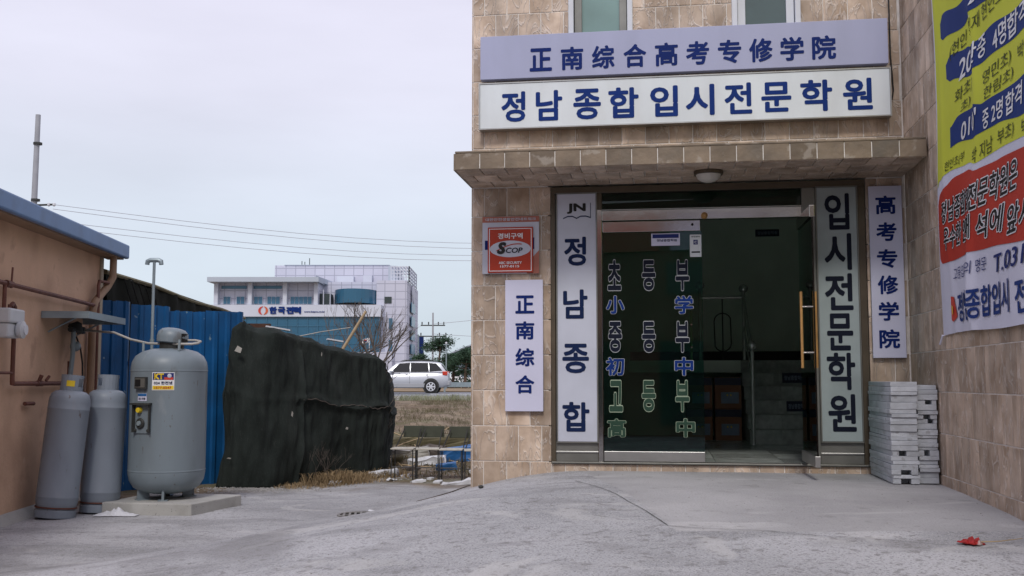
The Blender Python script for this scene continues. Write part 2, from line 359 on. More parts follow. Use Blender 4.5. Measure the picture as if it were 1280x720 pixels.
# ------------------------------------------------------------------ lettering
GC = {}
def glyphs(string, bold=.02, shear=0):
    key = (string, shear)
    if key in GC: return GC[key]
    cu = bpy.data.curves.new('glyph', 'FONT'); cu.body = string; cu.size = 1; cu.shear = shear
    cu.resolution_u = 3; cu.align_x = 'CENTER'
    ob = bpy.data.objects.new('glyph', cu); COL.objects.link(ob)
    dg = bpy.context.evaluated_depsgraph_get(); dg.update()
    me = bpy.data.meshes.new_from_object(ob.evaluated_get(dg))
    vs = [(v.co.x, v.co.y) for v in me.vertices]; fs = [tuple(p.vertices) for p in me.polygons]
    bpy.data.objects.remove(ob); bpy.data.curves.remove(cu); bpy.data.meshes.remove(me)
    GC[key] = (vs, fs); return GC[key]
def put(mb, string, cx, cz, size, y, bold=.02, w=None, h=None, shear=0, slope=0, fit=True, ref=None, step=.00013):
    """write one string centred at (cx, cz). w,h: fit the ink to that size. bold = extra stroke radius in em, laid as staggered copies"""
    vs, fs = glyphs(string, 0, shear)
    if not vs: return mb
    x0, x1 = min(p[0] for p in vs) - .02, max(p[0] for p in vs) + .02; z0, z1 = min(p[1] for p in vs) - .02, max(p[1] for p in vs) + .02
    sx = w / (x1 - x0) if w else size; sz = h / (z1 - z0) if h else (size if not w else sx)
    if w and h is None and size: sz = size
    mx_, mz_ = (x0 + x1) / 2, (z0 + z1) / 2
    n = 0 if bold < .012 else (8 if bold < .05 else 14)
    sh = [(0, 0)] + [(bold * math.cos(2 * math.pi * i / n), bold * math.sin(2 * math.pi * i / n)) for i in range(n)]
    for i, (dx, dz) in enumerate(sh):
        out = []
        for a, b in vs:
            X = cx + (a + dx - mx_) * sx; Z = cz + (b + dz - mz_) * (sz if h else sz) + slope * (X - cx)
            out.append((X, y - i * step, Z))
        mb.add(out, fs)
    return mb
def letters(name, mb, mat, parent, **t):
    me = bpy.data.meshes.new(name); me.from_pydata(mb.v, [], mb.f); me.materials.append(mat)
    o = bpy.data.objects.new(name, me); COL.objects.link(o); o.parent = parent; tag(o, **t); return o

# ================================================================== GROUND
def sst(a, b, x):
    t = min(1, max(0, (x - a) / (b - a))); return t * t * (3 - 2 * t)
def lin(a, b, x): return min(1, max(0, (x - a) / (b - a)))
def height(x, y):
    u, yi = local(x, y); v = -yi
    vv = max(0, v); g = sst(-2.1 - .9 * vv, .98 + .12 * vv, u)
    k = 1 - sst(1.5, 9, v) if v > 0 else (sst(-3, 0, v) if u < .02 else 1)
    z = .648 * g * k
    b = .42 * lin(15.5, 24, y) + .28 * lin(24, 37, y)
    z = max(z, b) if y > 11 else z
    n = noise.noise(Vector((x * .55, y * .55, 3))) * .025 + noise.noise(Vector((x * 2.3, y * 2.3, 9))) * .006
    if 16.5 < y < 37.5:
        a = sst(16.5, 19, y) * (1 - sst(33, 37, y))
        n += a * (noise.noise(Vector((x * .8, y * .8, 1))) * .14 + noise.noise(Vector((x * 2.6, y * 2.6, 5))) * .05)
    if y > 37: n *= max(0, 1 - (y - 37) / 6)
    if u > .6 and v > -.2: n *= .3 + .7 * sst(.1, 1.8, v)
    return z + n
def axis_pts(lo, hi, core, fine, growth=1.35):
    a, b = core; pts = []; x = a
    while x < b: pts.append(x); x += fine
    pts.append(b); d = fine; x = b
    while x < hi: d *= growth; x += d; pts.append(min(x, hi))
    d = fine; x = a
    while x > lo: d *= growth; x -= d; pts.insert(0, max(x, lo))
    return sorted(set(pts))
def ground_material():
    m = bpy.data.materials.new('ground_surface'); m.use_nodes = True; t = m.node_tree; b = t.nodes['Principled BSDF']
    b.inputs['Roughness'].default_value = .92; b.inputs['Specular IOR Level'].default_value = .2
    g = N(t, 'ShaderNodeNewGeometry'); s = N(t, 'ShaderNodeSeparateXYZ'); t.links.new(g.outputs['Position'], s.inputs[0])
    def noi(sc, det=6, rot=None, scl=None, d=0):
        n = N(t, 'ShaderNodeTexNoise'); n.inputs['Scale'].default_value = sc; n.inputs['Detail'].default_value = det; n.inputs['Distortion'].default_value = d
        if scl:
            q = N(t, 'ShaderNodeMapping'); q.inputs['Scale'].default_value = scl
            if rot: q.inputs['Rotation'].default_value = (0, 0, rot)
            t.links.new(g.outputs['Position'], q.inputs[0]); t.links.new(q.outputs[0], n.inputs['Vector'])
        else: t.links.new(g.outputs['Position'], n.inputs['Vector'])
        return n.outputs['Fac']
    def rng(x, a, b_, lo=0, hi=1):
        r = N(t, 'ShaderNodeMapRange'); r.inputs['From Min'].default_value = a; r.inputs['From Max'].default_value = b_; r.inputs['To Min'].default_value = lo; r.inputs['To Max'].default_value = hi
        t.links.new(x, r.inputs[0]); return r.outputs[0]
    def mixc(f, c1, c2):
        k = N(t, 'ShaderNodeMixRGB'); t.links.new(f, k.inputs[0])
        for i, c in ((1, c1), (2, c2)):
            if isinstance(c, tuple): k.inputs[i].default_value = (*c, 1)
            else: t.links.new(c, k.inputs[i])
        return k.outputs[0]
    def mul(a, b_):
        k = N(t, 'ShaderNodeMath', operation='MULTIPLY'); t.links.new(a, k.inputs[0]); t.links.new(b_, k.inputs[1]); return k.outputs[0]
    def add(a, b_):
        k = N(t, 'ShaderNodeMath', operation='ADD'); t.links.new(a, k.inputs[0])
        if isinstance(b_, float): k.inputs[1].default_value = b_
        else: t.links.new(b_, k.inputs[1])
        return k.outputs[0]
    base = mixc(rng(noi(.6, 9), .38, .62), (.33, .338, .355), (.45, .457, .48))
    base = mixc(rng(noi(1.1, 7, R(14), (.7, 1.6, 1), .5), .50, .62, 0, .55), base, (.22, .225, .235))          # tyre-worn darker sweeps
    base = mixc(rng(noi(1.6, 7, R(8), (.6, 1.9, 1), .8), .56, .72, 0, .35), base, (.50, .50, .52))         # dusty paler sweeps
    base = mixc(rng(noi(75, 3), .54, .62, 0, .65), base, (.17, .17, .17))                                   # grit
    base = mixc(rng(noi(110, 2), .57, .64, 0, .6), base, (.55, .55, .56))
    base = mixc(rng(noi(12, 4), .69, .74, 0, .4), base, (.13, .12, .10))
    base = mixc(rng(noi(2.6, 9, R(24), (.7, 1.5, 1), .3), .57, .68, 0, .45), base, (.23, .23, .235))
    base = mixc(rng(noi(.9, 9, 0, (1, 1, 1), 1.5), .58, .64, 0, .5), base, (.52, .52, .52))
    base = mixc(rng(noi(.45, 8, 0, (1, 1, 1), .8), .57, .66, 0, .55), base, (.20, .20, .205))
    base = mixc(rng(noi(17, 7), .57, .66, 0, .5), base, (.16, .155, .15))
    # ochre dirt shoulder and the dry bank
    dirt = mixc(rng(noi(1.5, 8), .4, .62), (.135, .10, .07), (.25, .20, .145))
    dirt = mixc(rng(noi(9, 7), .5, .62, 0, .8), dirt, (.10, .078, .05))
    dirt = mixc(rng(noi(30, 4), .60, .66, 0, .7), dirt, (.38, .33, .25))
    dirt = mixc(rng(noi(.9, 5), .55, .68, 0, .6), dirt, (.12, .13, .06))
    wob = rng(noi(1.3, 6), 0, 1, -1.6, 1.6)
    f = rng(add(s.outputs['Y'], wob), 13.9, 15.0)
    # shoulder under the net: line y = 1.35 x + 19.0
    k = N(t, 'ShaderNodeMath', operation='MULTIPLY_ADD'); k.inputs[1].default_value = -1.25; t.links.new(s.outputs['X'], k.inputs[0]); t.links.new(s.outputs['Y'], k.inputs[2])
    f2 = rng(add(k.outputs[0], rng(noi(4, 6), 0, 1, -.7, .7)), 17.3, 18.3)
    mxm = N(t, 'ShaderNodeMath', operation='MAXIMUM'); t.links.new(f, mxm.inputs[0]); t.links.new(f2, mxm.inputs[1])
    c = mixc(mxm.outputs[0], base, dirt)
    # the smoother poured forecourt in front of the door (its own paler, finer concrete)
    def lincomb(ax, ay, k0):
        d = N(t, 'ShaderNodeVectorMath', operation='DOT_PRODUCT'); d.inputs[1].default_value = (ax, ay, 0); t.links.new(g.outputs['Position'], d.inputs[0])
        return add(d.outputs['Value'], k0)
    ct, st_ = math.cos(TH), math.sin(TH)
    # u = (x-OX)ct-(y-OY)st ; v = -((x-OX)st+(y-OY)ct)
    edge = lincomb(ct + .26 * st_, -st_ + .26 * ct, -(OX * (ct + .26 * st_) + OY * (-st_ + .26 * ct)) - .93)   # u - .93 - .26 v
    front = lincomb(st_, ct, -(OX * st_ + OY * ct) + 2.93)                                                   # 2.93 - v
    mk = N(t, 'ShaderNodeMath', operation='MINIMUM'); t.links.new(edge, mk.inputs[0]); t.links.new(front, mk.inputs[1])
    back = lincomb(-st_, -ct, (OX * st_ + OY * ct) + .3)
    mk2 = N(t, 'ShaderNodeMath', operation='MINIMUM'); t.links.new(mk.outputs[0], mk2.inputs[0]); t.links.new(back, mk2.inputs[1]); mk = mk2
    sm = rng(mk.outputs[0], -.01, .015, 0, .85)
    sl = mixc(rng(noi(1.3, 8), .38, .64), (.335, .335, .345), (.43, .43, .44))
    sl = mixc(rng(noi(3.1, 8, 0, (.5, 1.4, 1), .8), .58, .70, 0, .6), sl, (.56, .56, .565))
    sl = mixc(rng(noi(5, 6), .62, .68, 0, .45), sl, (.22, .22, .21))
    sl = mixc(rng(noi(60, 3), .64, .69, 0, .5), sl, (.17, .17, .16))
    c = mixc(sm, c, sl)
    t.links.new(c, b.inputs['Base Color'])
    h = add(mul(noi(70, 6), rng(s.outputs['Y'], -1000, 1000, .6, .6)), mul(noi(5, 4), rng(s.outputs['Y'], -1000, 1000, .5, .5)))
    bp = N(t, 'ShaderNodeBump'); bp.inputs['Strength'].default_value = .8; bp.inputs['Distance'].default_value = .016
    t.links.new(h, bp.inputs['Height']); t.links.new(bp.outputs[0], b.inputs['Normal'])
    return m
xs = axis_pts(-1500, 1500, (-6, 6), .1, 1.5); ys = axis_pts(-400, 3200, (4.5, 38), .1, 1.5)
mb = MB(); mb.v = [(x, y, height(x, y)) for y in ys for x in xs]; nx = len(xs)
mb.f = [(j * nx + i, j * nx + i + 1, (j + 1) * nx + i + 1, (j + 1) * nx + i) for j in range(len(ys) - 1) for i in range(nx - 1)]
mb.build('ground', ground_material(), smooth=True, kind='structure')

def drape(poly_fn, s0, s1, t0, t1, ds, dt, lift):
    """grid sheet laid on the ground, poly_fn(s,t)->x,y"""
    ns, nt_ = max(1, int((s1 - s0) / ds)), max(1, int((t1 - t0) / dt)); m = MB()
    for j in range(nt_ + 1):
        for i in range(ns + 1):
            x, y = poly_fn(s0 + (s1 - s0) * i / ns, t0 + (t1 - t0) * j / nt_); m.v.append((x, y, height(x, y) + lift))
    m.f = [(j * (ns + 1) + i, j * (ns + 1) + i + 1, (j + 1) * (ns + 1) + i + 1, (j + 1) * (ns + 1) + i) for j in range(nt_) for i in range(ns)]
    return m
def strip_on_ground(pts, wd, lift, name, mat, thick=.0, **t):
    m = MB(); P = []
    for i in range(len(pts) - 1):
        a, b = Vector(pts[i]), Vector(pts[i + 1]); k = max(1, int((b - a).length / .05))
        for j in range(k): P.append(a.lerp(b, j / k))
    P.append(Vector(pts[-1]))
    for i, p in enumerate(P):
        d = (P[min(i + 1, len(P) - 1)] - P[max(i - 1, 0)]).normalized(); nrm = Vector((-d.y, d.x))
        ww = wd * (.5 + .9 * abs(noise.noise(Vector((p.x * 9, p.y * 9, 0)))))
        jit = noise.noise(Vector((p.x * 3, p.y * 3, 7))) * .010
        for sgn in (-1, 1):
            q = p + nrm * (sgn * ww + jit); m.v.append((q.x, q.y, height(q.x, q.y) + lift))
    m.f = [(2 * i, 2 * i + 1, 2 * i + 3, 2 * i + 2) for i in range(len(P) - 1)]
    return m.build(name, mat, **t)
jm = pm('joint_dirt', (.085, .085, .08), .95, .2, 20, .2, 60)
strip_on_ground([FB(.96, -.9)[:2], FB(1.30, -1.75)[:2], FB(1.644, -2.82)[:2], FB(2.25, -2.95)[:2]], .0038, .005, 'slab_joint', jm, kind='structure')
strip_on_ground([FB(2.2, -2.95)[:2], FB(3.3, -3.35)[:2]], .0025, .005, 'hairline_crack', jm, kind='structure')
strip_on_ground([(.40, 9.28), (.12, 9.02), (-.05, 8.80)], .004, .005, 'ground_crack', jm, kind='structure')
for pts in ([(-1.05, 7.05), (-.75, 7.2), (-.5, 7.15)],):
    strip_on_ground(pts, .0022, .004, 'ground_crack', jm, kind='structure')
# road on the bank, with kerb line and verge
mb = MB(); mb.box(-300, 300, 38.6, 52, .60, .735); mb.build('road', pm('asphalt', (.20, .215, .235), .8, .15, .6, .2, 20), kind='structure')
mb = MB()
for i in range(60):
    mb.box(-60 + i * 2, -58.03 + i * 2, 38.3, 38.58, .55, .86)
mb.build('kerb', M['concrete'], kind='structure')
mb = MB(); mb.box(-300, 300, 52.004, 61, .60, .75); mb.build('far_lane', pm('asphalt_far', (.17, .18, .20), .8, .15, .6, .2, 20), kind='structure')
mb = MB()
for i in range(12): mb.box(-40 + i * 6, -37 + i * 6, 51.9, 52.05, .74, .756)
mb.build('lane_marking', M['white'], kind='structure')

# ================================================================== TILED ACADEMY BUILDING
B = empty('academy_building', (OX, OY, 0), -TH, 'sandstone tiled two storey academy building with an open glass entrance', 'building')
TOP = 5.6
def unit_tile(i):
    rr = random.Random(i); c = .018; j = lambda: rr.uniform(-.12, .12)
    m = MB()      # unit tile, x,z in 0..1, front face at y=0, back y=1
    m.v = [(0, 1, 0), (1, 1, 0), (1, 1, 1), (0, 1, 1), (0, .35, 0), (1, .35, 0), (1, .35, 1), (0, .35, 1),
           (c, j() * .5, c), (1 - c, j() * .5, c), (1 - c, j() * .5, 1 - c), (c, j() * .5, 1 - c), (.5 + j(), j() * 2, .5 + j())]
    m.f = [(0, 1, 5, 4), (1, 2, 6, 5), (2, 3, 7, 6), (3, 0, 4, 7), (4, 5, 9, 8), (5, 6, 10, 9), (6, 7, 11, 10), (7, 4, 8, 11), (8, 9, 12), (9, 10, 12), (10, 11, 12), (11, 8, 12)]
    return m.mesh('tile', M['tile'])
UT = [unit_tile(i) for i in range(5)]
JG = .0036          # half joint
tile_list = []      # (parent, matrix-ish, area, visible)
def tile_obj(parent, a0, a1, b0, b1, frame):
    """frame: 'front' (x,z at y=0), 'side' (v,z on the projecting wall), 'soffit' (x,y), 'fascia' (front at y=-.85)"""
    o = bpy.data.objects.new('tile', random.choice(UT)); COL.objects.link(o); o.parent = parent
    wdt, hgt = a1 - a0 - 2 * JG, b1 - b0 - 2 * JG; T = .0055
    if frame == 'front': o.location = (a0 + JG, -T, b0 + JG); o.scale = (wdt, T, hgt)
    elif frame == 'left': o.rotation_euler = (0, 0, R(-90)); o.location = (-T, -a0 - JG, b0 + JG); o.scale = (wdt, T, hgt)
    elif frame == 'side':   # plane x=3.61 facing -x ; a = v outward
        o.rotation_euler = (0, 0, R(-90)); o.location = (SX - T, -a0 - JG, b0 + JG); o.scale = (wdt, T, hgt)
    elif frame == 'fascia': o.location = (a0 + JG, -CD - T, b0 + JG); o.scale = (wdt, T, hgt)
    elif frame == 'soffit': o.rotation_euler = (R(90), 0, 0); o.location = (a0 + JG, b1 - JG - (b1 - b0) + JG, 0); 
    return o
SX = 3.624; CD = .80; CZ0, CZ1 = 3.075, 3.215
def rows(z0, z1, p=.30, base=.72):
    k = math.floor((z0 - base) / p); out = []
    while base + k * p < z1:
        a, b = max(z0, base + k * p), min(z1, base + (k + 1) * p)
        if b - a > .03: out.append((k, a, b))
        k += 1
    return out
def fill(a0, a1, z0, z1, frame, parent, pw=.2, holes=(), joined=None, keep=lambda a, z: True, lift=0):
    for k, za, zb in rows(z0, z1):
        x = a0 - (pw / 2 if k % 2 else 0)
        while x < a1:
            xa, xb = max(a0, x), min(a1, x + pw); x += pw
            if xb - xa < .03: continue
            segs = [(xa, xb, za, zb)]
            for hx0, hx1, hz0, hz1 in holes:
                new = []
                for s in segs:
                    if s[1] <= hx0 or s[0] >= hx1 or s[3] <= hz0 or s[2] >= hz1: new.append(s); continue
                    if s[0] < hx0: new.append((s[0], hx0, s[2], s[3]))
                    if s[1] > hx1: new.append((hx1, s[1], s[2], s[3]))
                    m0, m1 = max(s[0], hx0), min(s[1], hx1)
                    if s[2] < hz0: new.append((m0, m1, s[2], hz0))
                    if s[3] > hz1: new.append((m0, m1, hz1, s[3]))
                segs = new
            for s in segs:
                if s[1] - s[0] < .025 or s[3] - s[2] < .025: continue
                if keep((s[0] + s[1]) / 2, (s[2] + s[3]) / 2): tile_obj(parent, *s, frame)
                else: joined.append((frame, s))
hidden = []
WIN = [(.845, 1.40), (2.245, 2.815)]
# core walls (mortar coloured, tiles stand proud of them)
c = MB()
c.box(0, .66, 0, .22, .0, 3.08)                 # left pier
c.box(3.31, 3.9, 0, .22, .0, 3.08)              # right pier
c.box(.66, 3.31, 0, .22, .0, .70)               # sill
for a, b_ in ((0, WIN[0][0]), (WIN[0][1], WIN[1][0]), (WIN[1][1], 3.9)): c.box(a, b_, 0, .22, 3.36, TOP)
c.box(0, 3.9, 0, .22, 3.08, 3.36)
for a, b_ in WIN: c.box(a, b_, 0, .22, 3.36, 4.10); c.box(a, b_, 0, .22, 5.35, TOP)
c.box(0, .22, .22, 7.5, -.1, TOP)               # left side wall going back
c.build('front_wall', M['mortar'], B)
c = MB(); c.box(SX, SX + .3, -7.0, .0, -.1, TOP); c.build('side_wall', M['mortar'], B)
c = MB(); c.box(.0, SX + .3, -.0, 7.5, TOP, TOP + .15); c.build('roof', M['concrete'], B)
fill(0, .685, .33, 3.07, 'front', B)
fill(3.295, SX - .014, .60, 3.07, 'front', B)
fill(0, SX - .014, CZ1 + .002, TOP, 'front', B, holes=[(a, b_, 4.10, 5.35) for a, b_ in WIN],
     joined=hidden, keep=lambda a, z: z < 5.1 and not (.15 < a < 3.45 and 3.6 < z < 4.36))
fill(.0, 6.9, .25, TOP, 'side', B, joined=hidden,
     keep=lambda v, z: v < 3.3 and z < 4.7 and not (v > 1.3 and z > 1.9) and not (v < .75 and z < 1.2))
for i in range(14):                                   # low strip under the door frame
    a, b_ = max(.685, .60 + i * .2), min(3.295, .80 + i * .2)
    if b_ - a > .03: tile_obj(B, a, b_, .585, .706, 'front')
hm = MB()
for fr, (a, b_, z0, z1) in hidden:
    if fr == 'front': hm.box(a + JG, b_ - JG, -.0055, .0, z0 + JG, z1 - JG)
    else: hm.box(SX - .0055, SX, -b_ + JG, -a - JG, z0 + JG, z1 - JG)
for k, za, zb in rows(-.1, TOP):                       # unseen flank
    x = 0
    while x < 7.3: hm.box(-.012, 0, x + JG, x + .2 - JG, za + JG, zb - JG); x += .2
hm.build('tile_field', M['tile'], B, kind='stuff')
# canopy
can = empty('canopy', parent=B)
c = MB(); c.box(.012, SX - .02, -CD, -.016, CZ0 + .012, CZ1 - .008); c.build('slab', M['mortar'], can)
fasc = pm('fascia_tile', (.20, .155, .11), .6, .25, 5, .6, 16, rnd=.16, dirt=((.10, .095, .085), 2.2, .8), spots=[((.42, .38, .33), 7, .60, .05, .45, 6)], dist=.012)
n = 18; wd = (SX - .014) / n
fm = []
for i in range(3):
    q = UT[i].copy(); q.materials[0] = fasc; fm.append(q)
for i in range(n):
    o = tile_obj(can, i * wd, (i + 1) * wd, CZ0, CZ1, 'fascia'); o.data = random.choice(fm)
for j in range(3):                                    # underside: tiles .2 x .27, broken bond
    y0, y1 = -CD + .0 + j * .262, -CD + (j + 1) * .262
    x = -.1 if j % 2 else 0
    while x < SX - .02:
        a, b_ = max(0, x), min(SX - .02, x + .2); x += .2
        if b_ - a < .03: continue
        o = bpy.data.objects.new('tile', random.choice(UT)); COL.objects.link(o); o.parent = can
        # unit front (y=0) must face down: rotate +90 about X maps y->z, z->-y
        o.rotation_euler = (R(90), 0, 0); o.scale = (b_ - a - 2 * JG, .012, y1 - y0 - 2 * JG); o.location = (a + JG, y1 - JG, CZ0)
c = MB(); c.box(0.0, SX - .02, -CD - .01, -.016, CZ1 - .004, CZ1 + .012); c.build('coping', fasc, can, bevel=.004)
c = MB(); c.box(-.012, .010, -CD, -.016, CZ0, CZ1 - .006); c.build('end_tile', fasc, can)
# windows upstairs
for wi, (a, b_) in enumerate(WIN):
    f = MB(); z0, z1 = 4.105, 5.345; fw = .045
    f.box(a, a + fw, -.03, .10, z0, z1); f.box(b_ - fw, b_, -.03, .10, z0, z1); f.box(a + fw, b_ - fw, -.03, .10, z0, z0 + fw); f.box(a + fw, b_ - fw, -.03, .10, z1 - fw, z1)
    wo_ = f.build('window', M['pvc'], B, bevel=.004)
    f = MB(); f.box(a + .05, a + .115, .02, .08, z0 + .05, z1 - .05); f.box(b_ - .115, b_ - .05, .02, .08, z0 + .05, z1 - .05)
    f.box(a + .115, b_ - .115, .02, .08, z0 + .05, z0 + .11); f.box(a + .115, b_ - .115, .02, .08, z1 - .11, z1 - .05); f.build('sash', M['greyframe'] if wi == 0 else M['pvc'], wo_, bevel=.004)
    f = MB(); f.box(a + .10, b_ - .10, .045, .055, z0 + .10, z1 - .10); f.build('pane', M['frosted'] if wi == 0 else M['darkwin'], wo_)
    f = MB(); f.box(a + .046, b_ - .046, .10, .14, z0, z1); f.build('backing', M['interior'], wo_)
# entrance frame
EN = empty('entrance_frame', parent=B)
def ebox(name, mat, *b, parent=None, bevel=.003): m_ = MB(); m_.box(*b); return m_.build(name, mat, parent or EN, bevel=bevel)
ebox('head_rail', M['bronze'], .686, 3.29, -.02, .08, 3.005, 3.06)
ebox('jamb', M['bronze'], .686, .722, -.02, .08, .72, 3.004)
ebox('jamb', M['bronze'], 3.235, 3.29, -.02, .08, .72, 3.004)
ebox('jamb', M['greyframe'], 2.785, 2.892, -.015, .08, .72, 3.004)
ebox('mullion', M['steel'], 1.080, 1.122, -.015, .08, .72, 2.86)
ebox('mullion_head', M['bronze'], 1.080, 1.122, -.014, .08, 2.861, 3.004)
ebox('threshold', M['greyframe'], .686, 3.29, -.03, .10, .707, .722)
ebox('kick_panel', M['greyframe'], .722, 1.079, -.002, .06, .723, .885)
ebox('kick_rail', M['alu'], .722, 1.079, -.010, .0, .795, .81)
ebox('kick_panel', M['greyframe'], 2.893, 3.234, -.002, .06, .723, .90)
ebox('kick_rail', M['alu'], 2.893, 3.234, -.010, .0, .80, .815)
ebox('transom_bar', M['steel'], 1.123, 2.784, -.018, .07, 2.762, 2.848)
ebox('transom_trim', M['alu'], 1.123, 2.784, -.022, -.0185, 2.85, 2.858)
ebox('transom_pane', M['transom'], 1.123, 2.784, .02, .032, 2.859, 3.004, bevel=0)
m_ = MB(); m_.lathe([(.028, 0), (.028, .03), (.012, .05)], 12, (1.985, -.018, 2.785), (0, -1, 0)); m_.build('pivot_cap', M['brass'], EN)
# fixed glass door, closed leaf
D = empty('glass_door', parent=B)
ebox('bottom_rail', M['alu'], 1.128, 1.962, -.012, .026, .728, .812, parent=D)
ebox('top_rail', M['steel'], 1.128, 1.950, -.012, .026, 2.662, 2.752, parent=D)
ebox('glass_pane', M['doorglass'], 1.128, 1.962, .004, .014, .8125, 2.6615, parent=D, bevel=0)
m_ = MB(); m_.ball((1.885, -.014, 2.715), .012, 8); m_.build('lock_knob', M['black'], D)
yo, yi_ = -.004, -.008
wl, gl_, nv, gr_ = MB(), MB(), MB(), MB()
def doortext(ch, cx, cz, w_, h_, style):
    big = .065 if style != 'han' else .07
    han = ch in '小学初高中'
    o1 = MB(); put(o1, ch, cx, cz, 1, -.0005, .052 if han else .056, w_, h_); oo = letters('letter', o1, M['outlinegreen' if style == 'green' else 'outline'], D)
    o2 = MB(); put(o2, ch, cx, cz, 1, -.0035, .030 if han and style != 'green' else .033, w_, h_); letters('letter_fill', o2, M['glassgreen'] if style == 'green' else (M['royal'] if han else M['ink']), D)
for ch, x, z, st in [('초', 1.225, 2.295, ''), ('등', 1.515, 2.291, ''), ('부', 1.796, 2.287, ''), ('중', 1.227, 1.771, ''), ('등', 1.51, 1.769, ''), ('부', 1.789, 1.768, ''),
                     ('고', 1.230, 1.272, 'green'), ('등', 1.504, 1.273, 'green'), ('부', 1.782, 1.274, 'green')]:
    doortext(ch, x, z, .110, .250, st)
for ch, x, z, st in [('小', 1.230, 2.043, 'han'), ('学', 1.806, 2.037, 'han'), ('初', 1.225, 1.521, 'han'), ('中', 1.799, 1.520, 'han'), ('高', 1.234, 1.005, 'green'), ('中', 1.805, 1.009, 'green')]:
    doortext(ch, x, z, .150, .150, st)
# handles of the closed leaf
def pull(parent, x, y, z0, z1, mat):
    m_ = MB(); m_.tube([(x, y, z0), (x, y, (z0 + z1) / 2), (x, y, z1)], .0115, 10); h = m_.build('handle', mat, parent, smooth=True)
    m_ = MB(); s_ = 1 if y < 0 else -1
    for z in (z0 + .12, z1 - .12): m_.tube([(x, y, z), (x, y + s_ * abs(y) * .95, z)], .008, 8)
    m_.build('standoff', M['steel'], h)
pull(D, 1.865, .065, 1.56, 1.99, M['brass'])
# open leaf: hinged at the right, standing out over the step
D2 = empty('glass_door', (2.760, .0, 0), R(90.5), parent=B, label='open glass door leaf swung out towards the forecourt')
ebox('bottom_rail', M['alu'], -.74, .0, -.02, .02, .752, .835, parent=D2)
ebox('top_rail', M['steel'], -.74, .0, -.02, .02, 2.65, 2.74, parent=D2)
ebox('glass_pane', M['doorglass'], -.74, .0, -.006, .006, .8355, 2.6495, parent=D2, bevel=0)
pull(D2, -.44, .055, 1.50, 2.10, M['brass']); pull(D2, -.44, -.055, 1.50, 2.10, M['brass'])
# interior stairwell
IN = empty('stairwell', parent=B)
c = MB()
c.box(.222, .30, .225, 5.0, .60, 4.0); c.box(3.78, 3.9, .225, 5.0, .60, 4.0); c.box(.30, 3.78, 4.86, 5.0, .60, 4.0); c.box(.30, 3.78, .225, 4.86, 3.92, 4.0)
c.build('wall', M['interior'], IN)
c = MB(); c.box(.30, 3.78, .10, 4.86, .60, .700); c.build('subfloor', M['concrete'], IN)
for j in range(8):
    for i in range(6):
        x0, y0 = .35 + i * .57, .11 + j * .58
        if y0 > 3.4: continue
        o = MB().box(x0, x0 + .565, y0, y0 + .575, .701, .716).build('floor_slab', M['marble'], IN)
SUX = 2.545
for k in range(6):
    z1 = .716 + .155 * (k + 1); y0 = 2.77 + .26 * k
    x = SUX; seg = [.34, .42, .36, .2]; random.shuffle(seg)
    for s_ in seg:
        x1 = min(3.775, x + s_)
        if x1 - x > .03: MB().box(x + .002, x1 - .002, y0, y0 + (.26 if k < 5 else .8) - .002, (z1 - .155) + .002, z1 - .0).build('step', M['stair'], IN)
        x = x1
c = MB(); c.box(SUX + .002, 3.775, 2.78, 4.85, .70, .87)
for k in range(1, 6): c.box(SUX + .004, 3.774, 2.775 + .26 * k, 4.85, .705 + .155 * k, .70 + .155 * (k + 1))
c.build('stair_core', M['concrete'], IN)
c = MB(); c.box(1.2, SUX - .004, 3.96, 4.855, 1.50, 1.645); c.build('landing', M['interior'], IN)
c = MB(); c.box(1.2, 3.775, 4.84, 4.8595, 1.65, 1.775); c.build('skirting', M['interiordark'], IN)
# stair railing
RL = empty('railing', parent=IN)
c = MB()
def post(x, y, z0, z1):
    c.tube([(x, y, z0), (x, y, z1)], .022, 10); c.ball((x, y, z1 + .045), .056, 12)
post(2.575, 2.70, .716, 1.73); post(2.585, 3.93, 1.645, 2.46); post(2.07, 3.93, 1.645, 2.50)
c.tube([(2.575, 2.70, 1.66), (2.585, 3.93, 2.40)], .02, 8); c.tube([(2.575, 2.70, 1.35), (2.585, 3.93, 2.05)], .010, 6)
c.tube([(2.07, 3.93, 2.40), (2.585, 3.93, 2.40)], .02, 8)
c.build('rail', M['steel'], RL, smooth=True) if False else None
rail_mesh = c.build('rail_frame', pm('rail_steel', (.62, .64, .62), .25, .05, 6, 0, metal=.6, spec=.6), IN, smooth=True)
c = MB(); cx = 2.335
c.tube([(cx, 3.93, 1.645), (cx, 3.93, 2.40)], .008, 6)
pts = [(cx + .10 * math.cos(t) * (1 if abs(math.sin(t)) < 2 else 1), 3.93, 1.98 + (.13 if math.sin(t) > 0 else -.13) + .10 * math.sin(t)) for t in [i * math.pi / 8 for i in range(17)]]
c.tube(pts, .008, 6); c.build('rail_oval', M['tankdark'], IN)
bpy.data.objects.remove(RL)
# small navy plates: on the back wall and on two risers
def plate(cx, y, cz, w_, h_, label):
    p = MB().box(cx - w_ / 2, cx + w_ / 2, y - .008, y, cz - h_ / 2, cz + h_ / 2)
    e_ = empty('notice_plate', (OX, OY, 0), -TH, label, 'sign', 'small navy plates in the stairwell')
    p.build('panel', M['plate'], e_); t_ = MB(); put(t_, '정남종합학원', cx, cz, 1, y - .010, .03, w_ * .84, h_ * .48); letters('lettering', t_, M['platetext'], e_)
plate(2.97, 4.856, 3.30, .30, .09, 'small navy name plate high on the stairwell back wall')
plate(3.14, 3.808, 1.435, .27, .115, 'small navy name plate on a riser, upper of the two on the stairs')
plate(3.11, 3.288, 1.115, .24, .115, 'small navy name plate on a riser, lower of the two on the stairs')

